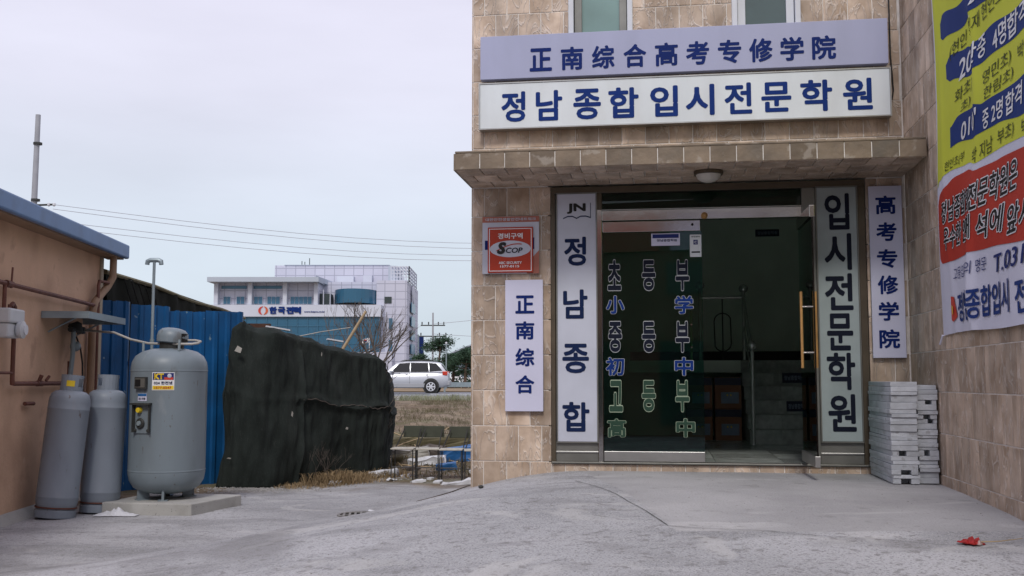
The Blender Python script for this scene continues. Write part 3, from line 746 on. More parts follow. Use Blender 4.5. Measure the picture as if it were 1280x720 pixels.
# cartons under the landing
for i, (x0, z0, lab) in enumerate([(2.21, .716, 'lower brown carton of the right stack under the stair landing'), (2.21, 1.080, 'upper brown carton of the right stack under the stair landing'),
                                   (1.88, .716, 'lower brown carton of the left stack behind the glass door'), (1.88, 1.080, 'upper brown carton of the left stack behind the glass door')]):
    e_ = empty('carton', FB(x0, 3.5, z0), -TH, lab, 'box', 'cartons stacked under the stair landing')
    MB().box(0, .30, 0, .35, 0, .36).build('body', M['carton'], e_, bevel=.004)
    MB().box(.0, .30, -.004, -.001, .27, .355).build('band', M['plate'], e_)
    MB().box(.07, .27, -.004, -.001, .06, .19).build('sticker', M['platetext'], e_)
    t_ = MB()
    for dx in (.14, .18): t_.ball((dx, -.006, .155), .012, 6)
    t_.build('mark', M['yellow'], e_)

# ceiling lamp under the canopy
e_ = empty('ceiling_lamp', FB(2.005, -.473, CZ0), -TH, 'round unlit dome lamp under the entrance canopy', 'lamp')
MB().lathe([(.115, -.03), (.118, -.012), (.118, 0)], 28).build('base', M['bronze'], e_, smooth=True)
MB().lathe([(.004, -.092), (.035, -.088), (.065, -.076), (.088, -.058), (.100, -.031)], 28).build('dome', M['lampdome'], e_, smooth=True)

# ------------------------------------------------------------------ signs on the facade
def board(name, label, u0, u1, z0, z1, y_front, thick, mat, rot=0, edge=None, frame=None):
    e_ = empty(name, FB((u0 + u1) / 2, 0, z0), -TH, label, 'sign')
    hw, hh = (u1 - u0) / 2, z1 - z0
    MB().box(-hw, hw, y_front, y_front + thick, 0, hh).build('panel', mat, e_, bevel=.003)
    if frame:
        f = MB(); t_ = .010
        f.box(-hw - t_, hw + t_, y_front - .006, y_front + thick, -t_, -.0005); f.box(-hw - t_, hw + t_, y_front - .006, y_front + thick, hh + .0005, hh + t_)
        f.box(-hw - t_, -hw - .0005, y_front - .006, y_front + thick, 0, hh); f.box(hw + .0005, hw + t_, y_front - .006, y_front + thick, 0, hh)
        f.build('frame', frame, e_)
    if rot: e_.rotation_euler = (0, rot, -TH)
    return e_, (u0 + u1) / 2, z0
def sign_text(e_, uc, zb, chars, y, mat, bold, name='lettering'):
    for ch, u, z, w_, h_ in chars:
        m_ = MB(); put(m_, ch, u - uc, z - zb, 1, y, bold, w_, h_); letters('letter', m_, mat, e_)
# Korean board (white, boxed, proud of the wall)
e_, uc, zb = board('korean_signboard', 'long white signboard with blue Korean letters directly above the canopy', .08, 3.50, 3.575, 3.965, -.115, .095, M['whiteboard'], frame=M['alu'])
kx = [.373, .683, 1.010, 1.320, 1.661, 1.962, 2.277, 2.588, 2.912, 3.243]
kw = [.205, .225, .232, .252, .228, .235, .222, .240, .252, .232]
sign_text(e_, uc, zb, [(ch, x, 3.758, w_, .262 if ch != '문' else .25) for ch, x, w_ in zip('정남종합입시전문학원', kx, kw)], -.1175, M['royal'], .028)
m_ = MB()
for x in (-1.35, -.5, .4, 1.3): m_.box(x, x + .03, -.019, .0, .05, .34)
m_.build('bracket', M['rust'], e_)
# Chinese board above it
e_, uc, zb = board('chinese_signboard', 'long lilac grey signboard with blue Chinese characters under the upper windows', .08, 3.50, 4.012, 4.395, -.10, .075, M['lilac'])
cxs = [.611, .882, 1.150, 1.420, 1.687, 1.948, 2.214, 2.472, 2.727, 2.986]
sign_text(e_, uc, zb, [(ch, x, 4.168, .190, .200) for ch, x in zip('正南综合高考专修学院', cxs)], -.1025, M['navy'], .03)
m_ = MB()
for x in (-1.35, -.5, .4, 1.3): m_.box(x, x + .03, -.024, .0, .05, .33)
m_.build('bracket', M['rust'], e_)
# left small Chinese board
e_, uc, zb = board('vertical_signboard', 'short lilac signboard with four blue Chinese characters on the tiles left of the door', .292, .618, 1.142, 2.262, -.045, .025, M['lilac2'])
sign_text(e_, uc, zb, [(ch, .462, z, .160, .152) for ch, z in zip('正南综合', (2.05, 1.828, 1.60, 1.37))], -.0475, M['navy'], .03)
# right Chinese board
e_, uc, zb = board('vertical_signboard', 'narrow lilac signboard with six blue Chinese characters in the right corner', 3.318, 3.580, 1.585, 2.998, -.045, .025, M['lilac2'])
sign_text(e_, uc, zb, [(ch, 3.450, z, .158, .152) for ch, z in zip('高考专修学院', (2.839, 2.617, 2.396, 2.18, 1.964, 1.74))], -.0475, M['navy'], .03)
# the two panels in the door frame
e_, uc, zb = board('door_side_panel', 'tall white panel with open book logo and blue Korean letters left of the glass door', .740, 1.072, .89, 3.0, -.022, .016, M['panelwhite'], frame=M['greyframe'])
sign_text(e_, uc, zb, [(ch, .893, z, w_, .245) for ch, z, w_ in zip('정남종합', (2.503, 2.051, 1.589, 1.098), (.185, .205, .222, .225))], -.0245, M['inkblue'], .028)
m_ = MB(); put(m_, 'JN', .905 - uc, 2.872 - zb, 1, -.0245, .045, .155, .085); letters('monogram', m_, M['black'], e_)
m_ = MB()          # open book line under the monogram
bk = [(-.115, 0), (-.075, .018), (-.035, .018), (0, 0), (.035, .018), (.08, .018), (.122, .004)]
for (x0, z0), (x1, z1) in zip(bk, bk[1:]):
    m_.add([(x0 + .907 - uc, -.0245, 2.782 - zb + z0), (x1 + .907 - uc, -.0245, 2.782 - zb + z1), (x1 + .907 - uc, -.0245, 2.792 - zb + z1), (x0 + .907 - uc, -.0245, 2.792 - zb + z0)], [(0, 1, 2, 3)])
m_.add([(.117 + .907 - uc, -.0245, 2.786 - zb), (.122 + .907 - uc, -.0245, 2.786 - zb), (.122 + .907 - uc, -.0245, 2.92 - zb), (.117 + .907 - uc, -.0245, 2.92 - zb)], [(0, 1, 2, 3)])
letters('book_emblem', m_, M['inkblue'], e_)
e_, uc, zb = board('door_side_panel', 'tall grey green panel with large black Korean letters right of the open door', 2.905, 3.222, .908, 3.0, -.022, .016, M['panelgreen'], frame=M['greyframe'])
sign_text(e_, uc, zb, [(ch, 3.066, z, w_, .30) for ch, z, w_ in zip('입시전문학원', (2.796, 2.462, 2.13, 1.80, 1.478, 1.14), (.195, .215, .222, .205, .222, .218))], -.0245, M['ink'], .026)
# security sign on a paler board
e_, uc, zb = board('safety_board', 'pale board with brick red header partly hidden behind the security sign', .090, .585, 2.318, 2.815, -.030, .012, M['panelwhite'])
m_ = MB(); m_.box(-.2475, .2475, -.0325, -.0305, .447, .497); m_.build('header', M['signpink'], e_)
m_ = MB(); put(m_, '대한안전생활안전네트워크', 0, .472, 1, -.034, .02, .44, .026); letters('lettering', m_, M['panelwhite'], e_)
m_ = MB(); m_.add([(.14, -.0325, 0.0), (.2475, -.0325, 0.0), (.2475, -.0325, .20), (.20, -.0325, .15), (.14, -.0325, .10)], [(0, 1, 2, 3, 4)]); letters('corner_patch', m_, M['signpink'], e_)
m_ = MB(); m_.box(-.225, -.19, -.0325, -.0305, .21, .29); m_.box(.185, .205, -.0325, -.0305, .21, .31); m_.build('mark', M['navy'], e_)
e_, uc, zb = board('security_sign', 'square red security sign with white border on the tiles left of the door', .140, .533, 2.326, 2.720, -.046, .014, M['signred'])
m_ = MB()
def ring_rect(m_, a, b, c_, d, t_, y):
    for q in ((a, b, c_, c_ + t_), (a, b, d - t_, d), (a, a + t_, c_ + t_, d - t_), (b - t_, b, c_ + t_, d - t_)):
        m_.add([(q[0], y, q[2]), (q[1], y, q[2]), (q[1], y, q[3]), (q[0], y, q[3])], [(0, 1, 2, 3)])
ring_rect(m_, -.185, .185, .012, .382, .006, -.048)
letters('border', m_, M['white'], e_)
m_ = MB()
ov = [(.178 * math.cos(t), .205 + .072 * math.sin(t)) for t in [i * math.pi / 16 for i in range(32)]]
m_.add([(x, -.048, z) for x, z in ov], [tuple(range(32))]); letters('oval', m_, M['panelwhite'], e_)
for tx, X, Z, w_, h_ in (('경비구역', 0, .317, .215, .050), ('ABC SECURITY', 0, .085, .20, .022), ('1577-0115', -.005, .054, .165, .020)):
    m_ = MB(); put(m_, tx, X, Z, 1, -.0485, .025, w_, h_); letters('lettering', m_, M['white'], e_)
m_ = MB(); put(m_, 'S', -.075, .212, 1, -.051, .06, .07, .095, shear=.2); letters('initial', m_, M['black'], e_)
m_ = MB(); put(m_, 'COP', .035, .192, 1, -.0505, .02, .145, .046, shear=.2); letters('logo_text', m_, M['ink'], e_)
m_ = MB(); sw = [(-.12 + .22 * i / 12, .185 + .058 * math.sin(i / 12 * 1.9)) for i in range(13)]
for (x0, z0), (x1, z1) in zip(sw, sw[1:]): m_.add([(x0, -.0515, z0), (x1, -.0515, z1), (x1, -.0515, z1 + .008), (x0, -.0515, z0 + .008)], [(0, 1, 2, 3)])
letters('swoosh', m_, M['signred'], e_)
# stickers on the door glass
e_, uc, zb = board('door_sticker', 'wide pale sticker with blue print at the top of the glass door', 1.54, 1.78, 2.54, 2.645, -.003, .003, M['lilac2'])
m_ = MB(); m_.box(-.11, .11, -.0045, -.0032, .065, .098); m_.build('stripe', M['bnavy'], e_)
m_ = MB(); put(m_, '정남종합학원', .01, .045, 1, -.0045, .02, .17, .022); letters('lettering', m_, M['inkblue'], e_)
e_, uc, zb = board('door_sticker', 'narrow white sticker with round blue symbol near the glass door edge', 1.862, 1.958, 2.44, 2.63, -.003, .003, M['whiteboard'])
m_ = MB(); m_.box(-.018, .018, -.0045, -.0032, .105, .145); m_.build('symbol', M['bnavy'], e_)
m_ = MB(); put(m_, 'C', 0, .125, 1, -.0055, .03, .018, .022); letters('symbol_letter', m_, M['white'], e_)
m_ = MB(); put(m_, '안전관리', 0, .172, 1, -.0045, .03, .07, .012); letters('lettering', m_, M['ink'], e_)
MB().box(-.035, .035, -.0045, -.0032, .035, .047).build('print_bar', M['ink'], e_)
# cable on the wall, right of the boards
m_ = MB(); m_.tube([FB(3.53, -.03, 5.4), FB(3.53, -.03, 4.1), FB(3.545, -.03, 3.80), FB(3.53, -.03, 3.72), FB(3.44, -.03, 3.70)], .006, 6)
m_.build('wall_cable', M['cable'], label='thin black cable hanging down the tiles beside the signboards', cat='cable')

# ------------------------------------------------------------------ banner on the projecting wall
BN = empty('banner', (OX, OY, 0), -TH, 'large wrinkled yellow green, red and white vinyl banner on the side wall', 'banner')
def bw(v, z):      # distance off the wall
    s = v - 1.1
    a = .020 + .010 * math.sin(z * 3.1 + s * 1.3) + .007 * math.sin(s * 7 - z * 2.2)
    a += .034 * math.exp(-((v - 2.06 - .12 * math.sin(z * 2.3)) / .07) ** 2) * (.6 + .4 * math.sin(z * 4))     # vertical fold
    a += .010 * math.exp(-((v - 1.36 + .1 * (z - 3)) / .05) ** 2) + .006 * math.sin(z * 9 + v * 5) * math.exp(-((v - 2.2) / .5) ** 2)
    return max(.006, a) * min(1, .4 + s * 4)
def bpt(v, z, lift): return (SX - .016 - bw(v, z) - lift, -v, z)
BV0, BV1, BZ0, BZ1 = 1.12, 5.2, 1.715, 5.2
def bsheet(name, mat, left, top, bot, lift, v1=BV1, n=110, nz=30, v0=None):
    m_ = MB(); v0 = v0 if v0 is not None else left
    for i in range(n + 1):
        v = v0 + (v1 - v0) * i / n; a, b_ = bot(v), top(v)
        for j in range(nz + 1): m_.v.append(bpt(v, a + (b_ - a) * j / nz, lift))
    m_.f = [(i * (nz + 1) + j, i * (nz + 1) + j + 1, (i + 1) * (nz + 1) + j + 1, (i + 1) * (nz + 1) + j) for i in range(n) for j in range(nz)]
    me = bpy.data.meshes.new(name); me.from_pydata(m_.v, [], m_.f); me.materials.append(mat)
    me.polygons.foreach_set('use_smooth', [True] * len(me.polygons))
    o = bpy.data.objects.new(name, me); COL.objects.link(o); o.parent = BN; return o
def cubic(pts):
    def f(v):
        if v <= pts[0][0]: return pts[0][1]
        for (a, b_), (c_, d) in zip(pts, pts[1:]):
            if v <= c_:
                t = (v - a) / (c_ - a); t = t * t * (3 - 2 * t); return b_ + (d - b_) * t
        return pts[-1][1]
    return f
bsheet('sheet', M['bwhite'], BV0, lambda v: BZ1, lambda v: BZ0 - .01 * math.sin(v * 3), 0, nz=60, n=130)
bsheet('green_field', M['bgreen'], BV0 + .035, lambda v: BZ1 - .03, cubic([(1.155, 2.77), (1.25, 2.80), (1.5, 2.825), (1.9, 2.80), (2.1, 2.76), (2.5, 2.76), (3.2, 2.72), (5.2, 2.72)]), .002, nz=40)
bsheet('blue_band', M['bblue'], 1.37, cubic([(1.37, 3.90), (1.45, 3.94), (1.9, 3.86), (2.2, 3.87), (3, 3.80), (5, 3.8)]), cubic([(1.37, 3.80), (1.43, 3.765), (1.93, 3.70), (2.05, 3.72), (3, 3.60), (5, 3.6)]), .004, nz=6)
bsheet('blue_band', M['bblue'], 1.49, cubic([(1.49, 3.57), (1.60, 3.60), (1.95, 3.55), (2.12, 3.50), (2.5, 3.50), (3, 3.45), (5, 3.42)]), cubic([(1.49, 3.47), (1.58, 3.43), (2.05, 3.345), (2.4, 3.34), (3, 3.30), (5, 3.27)]), .004, nz=6)
bsheet('blue_band', M['bblue'], 1.53, cubic([(1.53, 3.12), (1.70, 3.16), (2.1, 3.13), (2.3, 3.09), (3, 3.06), (5, 3.04)]), cubic([(1.53, 2.98), (1.64, 2.985), (2.1, 2.93), (2.5, 2.91), (3, 2.85), (5, 2.85)]), .004, nz=6)
bsheet('red_field', M['bred'], 1.20, cubic([(1.20, 2.64), (1.30, 2.715), (1.6, 2.765), (1.9, 2.755), (2.1, 2.715), (2.5, 2.70), (3.2, 2.66), (5.2, 2.66)]), cubic([(1.20, 2.26), (1.26, 2.215), (1.5, 2.21), (1.9, 2.215), (2.3, 2.20), (3, 2.16), (5.2, 2.16)]), .004, nz=14)
def btext(string, v, z, w_, h_, mat, bold=.02, lift=.007, shear=.18, slope=0, outline=None):
    for bo, mt, li in ([(outline[0] * .62, outline[1], lift)] if outline else []) + [(bold * .5, mat, lift + (.0025 if outline else 0))]:
        m_ = MB(); put(m_, string, v, z, 1, 0, bo, w_, h_, shear=shear, slope=slope, ref=string)
        me = bpy.data.meshes.new('lettering'); me.from_pydata(m_.v, [], m_.f)
        bm = bmesh.new(); bm.from_mesh(me); bmesh.ops.triangulate(bm, faces=bm.faces)
        for _ in range(3):
            ed = [e2 for e2 in bm.edges if e2.calc_length() > .05]
            if not ed: break
            bmesh.ops.subdivide_edges(bm, edges=ed, cuts=1); bmesh.ops.triangulate(bm, faces=bm.faces)
        for vv in bm.verts: vv.co = Vector(bpt(vv.co.x, vv.co.z, li - vv.co.y))
        bm.to_mesh(me); bm.free(); me.materials.append(mt)
        o = bpy.data.objects.new('lettering', me); COL.objects.link(o); o.parent = BN
W_, K_, O_, NV = M['white'], M['black'], M['bolive'], M['bnavy']
btext("2010' 중 2명", 2.62, 3.80, .9, .12, W_, .03)
btext('(현인', 1.79, 3.61, .38, .11, O_, .012); btext('명재 현인초', 2.42, 3.62, .70, .10, O_, .012)
btext('20', 1.93, 3.44, .32, .135, W_, .03); btext('산중', 2.24, 3.44, .34, .135, W_, .03); btext('4명', 2.66, 3.40, .26, .135, W_, .03); btext('합격', 3.0, 3.385, .40, .135, W_, .03)
btext('화초)', 1.87, 3.285, .44, .10, O_, .012); btext('영민초)', 2.56, 3.23, .50, .10, O_, .012)
btext('초)', 1.88, 3.19, .26, .075, O_, .012); btext('한림초)', 2.58, 3.13, .50, .09, O_, .012); btext('박', 3.0, 3.20, .14, .09, O_, .012)
btext("010'", 1.98, 3.035, .44, .12, W_, .03); btext('중 2명', 2.46, 2.985, .36, .12, W_, .03); btext('합격', 2.84, 2.975, .32, .13, W_, .03)
btext('현인초(부', 1.62, 2.865, .40, .08, O_, .012); btext('박 지남', 2.22, 2.815, .42, .10, O_, .012); btext('부초)', 2.65, 2.815, .30, .10, O_, .012); btext('박', 3.02, 2.78, .16, .10, O_, .012)
btext('정남종합입', 1.67, 2.56, .70, .155, K_, .035, outline=(.10, W_)); btext('전문학원은', 2.43, 2.555, .86, .175, K_, .035, outline=(.10, W_))
btext('우수한 인재', 1.69, 2.375, .68, .155, K_, .035, outline=(.10, W_)); btext('석에', 2.36, 2.345, .50, .16, K_, .035, outline=(.10, W_)); btext('앞서가는', 3.12, 2.31, .90, .17, K_, .035, outline=(.10, W_))
btext('고등입시의 명문', 1.88, 2.115, .74, .085, NV, .012, shear=.1); btext('T.031', 2.68, 2.09, .58, .11, NV, .025)
btext('정남종합입시', 2.12, 1.885, 1.10, .195, M['bblue'], .04, shear=0); btext('전문학원', 3.24, 1.865, .90, .20, M['bblue'], .04, shear=0)
m_ = MB()
lg = [(1.385, 1.815), (1.44, 1.800), (1.50, 1.808), (1.545, 1.83), (1.50, 1.965), (1.42, 1.975)]
m_.add([bpt(v, z, .007) for v, z in lg], [tuple(range(6))]); letters('logo_patch', m_, M['kred'], BN)
m_ = MB(); m_.add([bpt(v, z, .010) for v, z in [(1.44, 1.855), (1.475, 1.845), (1.48, 1.90), (1.45, 1.915)]], [(0, 1, 2, 3)]); letters('logo_mark', m_, M['yellow'], BN)
m_ = MB(); m_.tube([bpt(1.14, 1.72, .01), (SX - .04, -1.08, 1.66)], .008, 6); m_.build('cord', M['bwhite'], BN)

# ------------------------------------------------------------------ stacked slabs beside the door
ordn = ['topmost', 'second from the top', 'third from the top', 'fourth from the top', 'fifth from the top', 'sixth from the top', 'seventh from the top', 'eighth from the top', 'ninth from the top', 'tenth from the top', 'eleventh from the top', 'twelfth from the top', 'thirteenth from the top', 'fourteenth from the top', 'fifteenth from the top', 'sixteenth from the top', 'seventeenth from the top', 'fourth from the bottom', 'third from the bottom', 'second from the bottom', 'lowest']
rs = random.Random(4)
for st, (x0, x1, y0, y1, zt) in enumerate([(3.268, 3.455, -.90, -.06, 1.395), (3.462, 3.602, -.86, -.10, 1.370)]):
    zb_ = .655; nn = 21; th_ = [rs.choice((.030, .040, .045, .058)) for _ in range(nn)]; sc2 = (zt - zb_) / sum(th_); th_ = [q_ * sc2 for q_ in th_]
    for i in range(nn):
        z0 = zt - sum(th_[:i + 1]); hh = th_[i]; j1, j2, j3 = rs.uniform(-.007, .004), rs.uniform(-.012, .012), rs.uniform(-.006, .006)
        e_ = MB(); L0_, L1_ = y0 + j2, y1
        notch = rs.random() < (.26 if st == 0 else .25) and 2 < i and hh > .030
        cx_ = (x0 + x1) / 2; cy_ = (L0_ + L1_) / 2; hx = (x1 - x0) / 2; hy = (L1_ - L0_) / 2
        if notch:
            na = rs.uniform(-.5, .1) * hx; nb = na + hx * rs.uniform(.5, .8)
            e_.box(-hx + j1, na, -hy, hy, 0, hh - .0015); e_.box(na + .0005, nb, -hy + .09, hy, 0, hh - .0015); e_.box(nb + .0005, hx + j1, -hy, hy, 0, hh - .0015)
        else: e_.box(-hx + j1, hx + j1, -hy, hy, 0, hh - .0015)
        o = e_.build('slab', M['slab'], bevel=.003, label='rough pale grey slab, %s of the %s stack by the entrance corner' % (ordn[i], ['left', 'right'][st]), cat='slab', group='slabs stacked beside the entrance')
        o.location = FB(cx_, cy_, z0); o.rotation_euler = (rs.uniform(-.003, .003), rs.uniform(-.006, .006), -TH + j3)

# small things on the forecourt
def gpos(x, y, dz=0): return (x, y, height(x, y) + dz)
m_ = MB(); ns = 14; prof = []
for i in range(ns):
    t = i / (ns - 1); x = -.085 + .17 * t; wz = .030 * math.sin(math.pi * t ** 1.3) ** .8 + .002 + .006 * math.sin(i * 2.1)
    for j in range(7):
        a = math.pi * j / 6; m_.v.append((x * .8, -math.cos(a) * wz * 1.5, math.sin(a) * wz * (.8 + .3 * math.sin(i * 1.7 + j)) + .004))
m_.f = [(i * 7 + j, i * 7 + j + 1, (i + 1) * 7 + j + 1, (i + 1) * 7 + j) for i in range(ns - 1) for j in range(6)]
o = m_.build('plastic_scrap', M['red'], smooth=True, label='crumpled red plastic scrap lying on the concrete at right', cat='litter')
sm = o.modifiers.new('s', 'SOLIDIFY'); sm.thickness = .003
x, y = FB(3.166, -3.234)[:2]; o.location = (x, y, height(x, y) + .002); o.rotation_euler = (0, R(4), R(-12))
def stick(pts, r, label, mat='bark'):
    m_ = MB(); m_.tube([(a, b_, height(a, b_) + .012 + r) for a, b_ in pts], r, 6, r * .5); m_.build('twig', M[mat], label=label, cat='twig')
stick([(2.36, 5.43), (2.46, 5.42), (2.60, 5.46)], .004, 'thin pale twig beside the red plastic scrap', 'bamboo')
def gz_(px, py, z): # metres on the plane z seen from the street, used once to note where things lie
    return None
stick([(-.86, 9.62), (-.74, 9.66), (-.56, 9.62), (-.38, 9.42), (-.33, 9.36)], .008, 'crooked dark stick lying on the ramp edge')
stick([(-1.0, 9.58), (-.86, 9.62)], .005, 'short broken twig end beside the crooked stick')
for (x, y, r, lab) in [(-.24, 8.25, .022, 'small dark pebble alone on the ramp in the middle')]:
    MB().ball((0, 0, 0), r, 8, (1, .8, .7)).build('pebble', M['tankdark'], label=lab, cat='stone').location = gpos(x, y, .012)
# drain cover
gx, gy = -1.50, 10.62; e_ = empty('drain_cover', gpos(gx, gy, .022), R(6), 'round slotted iron drain cover in the yard', 'drain cover')
m_ = MB(); m_.lathe([(.235, 0), (.235, .012), (.205, .012), (.205, 0)], 32); m_.build('rim', M['grate'], e_)
for i in range(7):
    x = -.165 + i * .055; hl = math.sqrt(max(.001, .20 ** 2 - x * x)) 
    MB().box(x - .011, x + .011, -hl, hl, 0, .010).build('bar', M['grate'], e_)
m_ = MB(); m_.box(-.19, .19, -.012, .012, 0, .009); m_.build('crossbar', M['grate'], e_)
MB().lathe([(.20, -.008), (.20, -.006)], 24).build('pit', M['interiordark'], e_)

# ================================================================== LEFT: PEACH HOUSE
LD = Vector((-.0757, .9971, 0)); LN = Vector((.9971, .0757, 0)); LO = Vector((-4.99, 10.6, 0)); LA = math.atan2(.9971, -.0757)
PH = empty('peach_house', tuple(LO), LA, 'single storey peach rendered house with blue grey eave at the left edge', 'building')
# local: x along wall (away), y = left of x => away from the yard is +y, yard side is -y
c = MB(); c.box(-14, 2.70, 0, .2, -.2, 3.05); c.box(2.5, 2.70, .2, 6, -.2, 3.05); c.build('wall', M['peach'], PH)
c = MB(); c.prism([(0, 0), (0, .17), (.07, .17), (.07, 0)], 0, 1)
c = MB(); c.add([(-14, 0, -.1), (2.7, 0, -.1), (2.7, -.14, -.1), (-14, -.14, -.1), (-14, -.001, .10), (2.7, -.001, .10)], [(0, 1, 2, 3), (3, 2, 5, 4), (0, 4, 5, 1), (0, 3, 4), (1, 5, 2)]); c.build('plinth', M['concrete'], PH)
fa = MB(); fa.box(-14, 2.93, -.27, -.20, 2.965, 3.145); fa.build('fascia', M['fascia'], PH, bevel=.02)
fa = MB(); fa.box(-14, 2.92, -.2, .0, 2.955, 2.975); fa.build('soffit', M['beige'], PH)
fa = MB(); fa.add([(-14, -.205, 3.10), (2.92, -.205, 3.10), (2.92, 6, 4.0), (-14, 6, 4.0), (-14, -.205, 3.14), (2.92, -.205, 3.14), (2.92, 6, 4.04), (-14, 6, 4.04)], [(0, 1, 2, 3), (4, 7, 6, 5), (0, 4, 5, 1), (1, 5, 6, 2), (2, 6, 7, 3), (3, 7, 4, 0)])
fa.build('roof', M['fascia'], PH)
c = MB(); c.tube([(2.62, -.16, 2.99), (2.62, -.16, 2.70), (2.56, -.12, 2.58), (2.22, -.075, 2.36), (2.17, -.07, 2.26), (2.17, -.07, .35)], .045, 10); c.build('downpipe', M['beige'], PH, smooth=True)
c = MB(); c.box(2.60, 2.70, -.02, -.0005, 0.0, 2.95); c.build('corner_strip', pm('corner_render', (.42, .36, .27), .9, .1, 2, .2, 30), PH)
# gas piping
def LWp(t, e, z): p = LO + LD * t + LN * e; return (p.x, p.y, z)
GP = empty('gas_pipework', LWp(0, 0, 0), 0, 'rust brown gas pipes running along the peach wall', 'pipe')
def gp(name, pts, r, mat='rust'):
    o = MB().tube([LWp(*p) for p in pts], r, 8).build(name, M[mat], smooth=True); o.parent = GP; o.matrix_parent_inverse = GP.matrix_world.inverted()
    o.matrix_parent_inverse = Matrix.Translation(-Vector(LWp(0, 0, 0))); return o
gp('pipe', [(-1.2, .08, 2.345), (-.4, .08, 2.335), (2.25, .08, 2.315)], .023)
gp('pipe', [(-.36, .08, 2.12), (-.31, .08, 2.15), (-.26, .08, 2.12), (-.255, .08, 2.05), (-.25, .08, 1.42), (-.24, .08, 1.375), (-.19, .08, 1.372), (1.28, .08, 1.372)], .023)
gp('pipe', [(-1.2, .08, 1.476), (-.25, .08, 1.476)], .014)
gp('pipe', [(2.26, .10, .30), (2.25, .10, 2.56), (2.29, .10, 2.62), (2.52, .14, 2.62)], .020)
gp('riser', [(1.36, .08, 1.30), (1.36, .08, 1.62)], .018)
gp('pipe', [(-.52, .08, 2.335), (-.52, .08, 2.08)], .02); gp('pipe', [(-.38, .08, 2.14), (-.38, .08, 2.05)], .02)
gp('valve', [(-.42, .10, 2.30), (-.40, .10, 2.50)], .010); gp('fitting', [(-.50, .08, 2.335), (-.36, .08, 2.335)], .036)
gp('fitting', [(.40, .08, 1.372), (.56, .08, 1.372)], .030); gp('valve', [(.45, .08, 1.38), (.45, .11, 1.46)], .022); gp('valve', [(.66, .08, 1.40), (.70, .10, 1.45)], .016)
gp('fitting', [(2.18, .08, 2.318), (2.30, .08, 2.318)], .033)
gp('stub', [(.20, .04, 1.168), (.42, .05, 1.165)], .020)
# meter
GM = empty('gas_meter', LWp(-.50, 0, 1.83), LA, 'white gas meter with round dial on the peach wall', 'meter')
MB().box(-.17, .20, -.20, -.04, .12, .26).build('body', M['meter'], GM, bevel=.02)
MB().box(.12, .22, -.17, -.07, .15, .235).build('union', M['meter'], GM, bevel=.012)
MB().lathe([(.075, 0), (.085, .02), (.085, .05), (.055, .065)], 20, (.06, -.19, .06), (0, -1, 0)).build('dial', M['meter'], GM, smooth=True)
MB().lathe([(.05, 0), (.05, .012)], 16, (.06, -.255, .06), (0, -1, 0)).build('dial_face', M['foam'], GM)
MB().box(-.15, .16, -.18, -.05, -.02, .119).build('lower_case', M['meter'], GM, bevel=.02)
# metal hood
HD = empty('metal_hood', LWp(.66, 0, 2.09), LA, 'grey sheet metal rain hood on the peach wall above the gas regulator', 'hood')
hm_ = MB(); hm_.box(0, 1.36, -.50, -.005, .045, .055); hm_.box(0, 1.36, -.502, -.49, -.02, .044); hm_.box(0, .01, -.489, -.005, -.02, .044); hm_.box(1.35, 1.36, -.489, -.005, -.02, .044)
hm_.build('tray', M['galv'], HD)
for x in (.18, 1.1): MB().tube([(x, -.02, -.16), (x, -.40, .044)], .010, 6).build('strut', M['galv'], HD)
# regulator
RG = empty('gas_regulator', LWp(1.40, 0, 1.6), LA, 'dark grey gas regulator and valve under the metal hood', 'regulator')
c = MB(); c.lathe([(.03, 0), (.085, .02), (.09, .05), (.06, .08), (.03, .12)], 16, (.02, -.10, .36), (0, -.5, .85)); c.build('bonnet', M['tankdark'], RG, smooth=True)
MB().tube([(-.16, -.12, .375), (.22, -.12, .385)], .03, 10).build('body', M['tankdark'], RG, smooth=True)
MB().tube([(-.05, -.12, .36), (-.05, -.12, .10), (-.05, -.10, -.16)], .027, 10).build('stem', M['galv'], RG, smooth=True)
MB().ball((.0, -.13, .19), .06, 12, (1.2, 1, 1)).build('strainer', M['galv'], RG, smooth=True)
MB().box(.16, .25, -.16, -.08, .34, .42).build('coupling', M['tankdark'], RG, bevel=.01)
MB().tube([(.02, -.13, .30), (.14, -.14, .18), (.20, -.15, .0), (.19, -.16, -.20), (.19, -.17, -.32)], .010, 8).build('hose', M['cable'], RG, smooth=True)

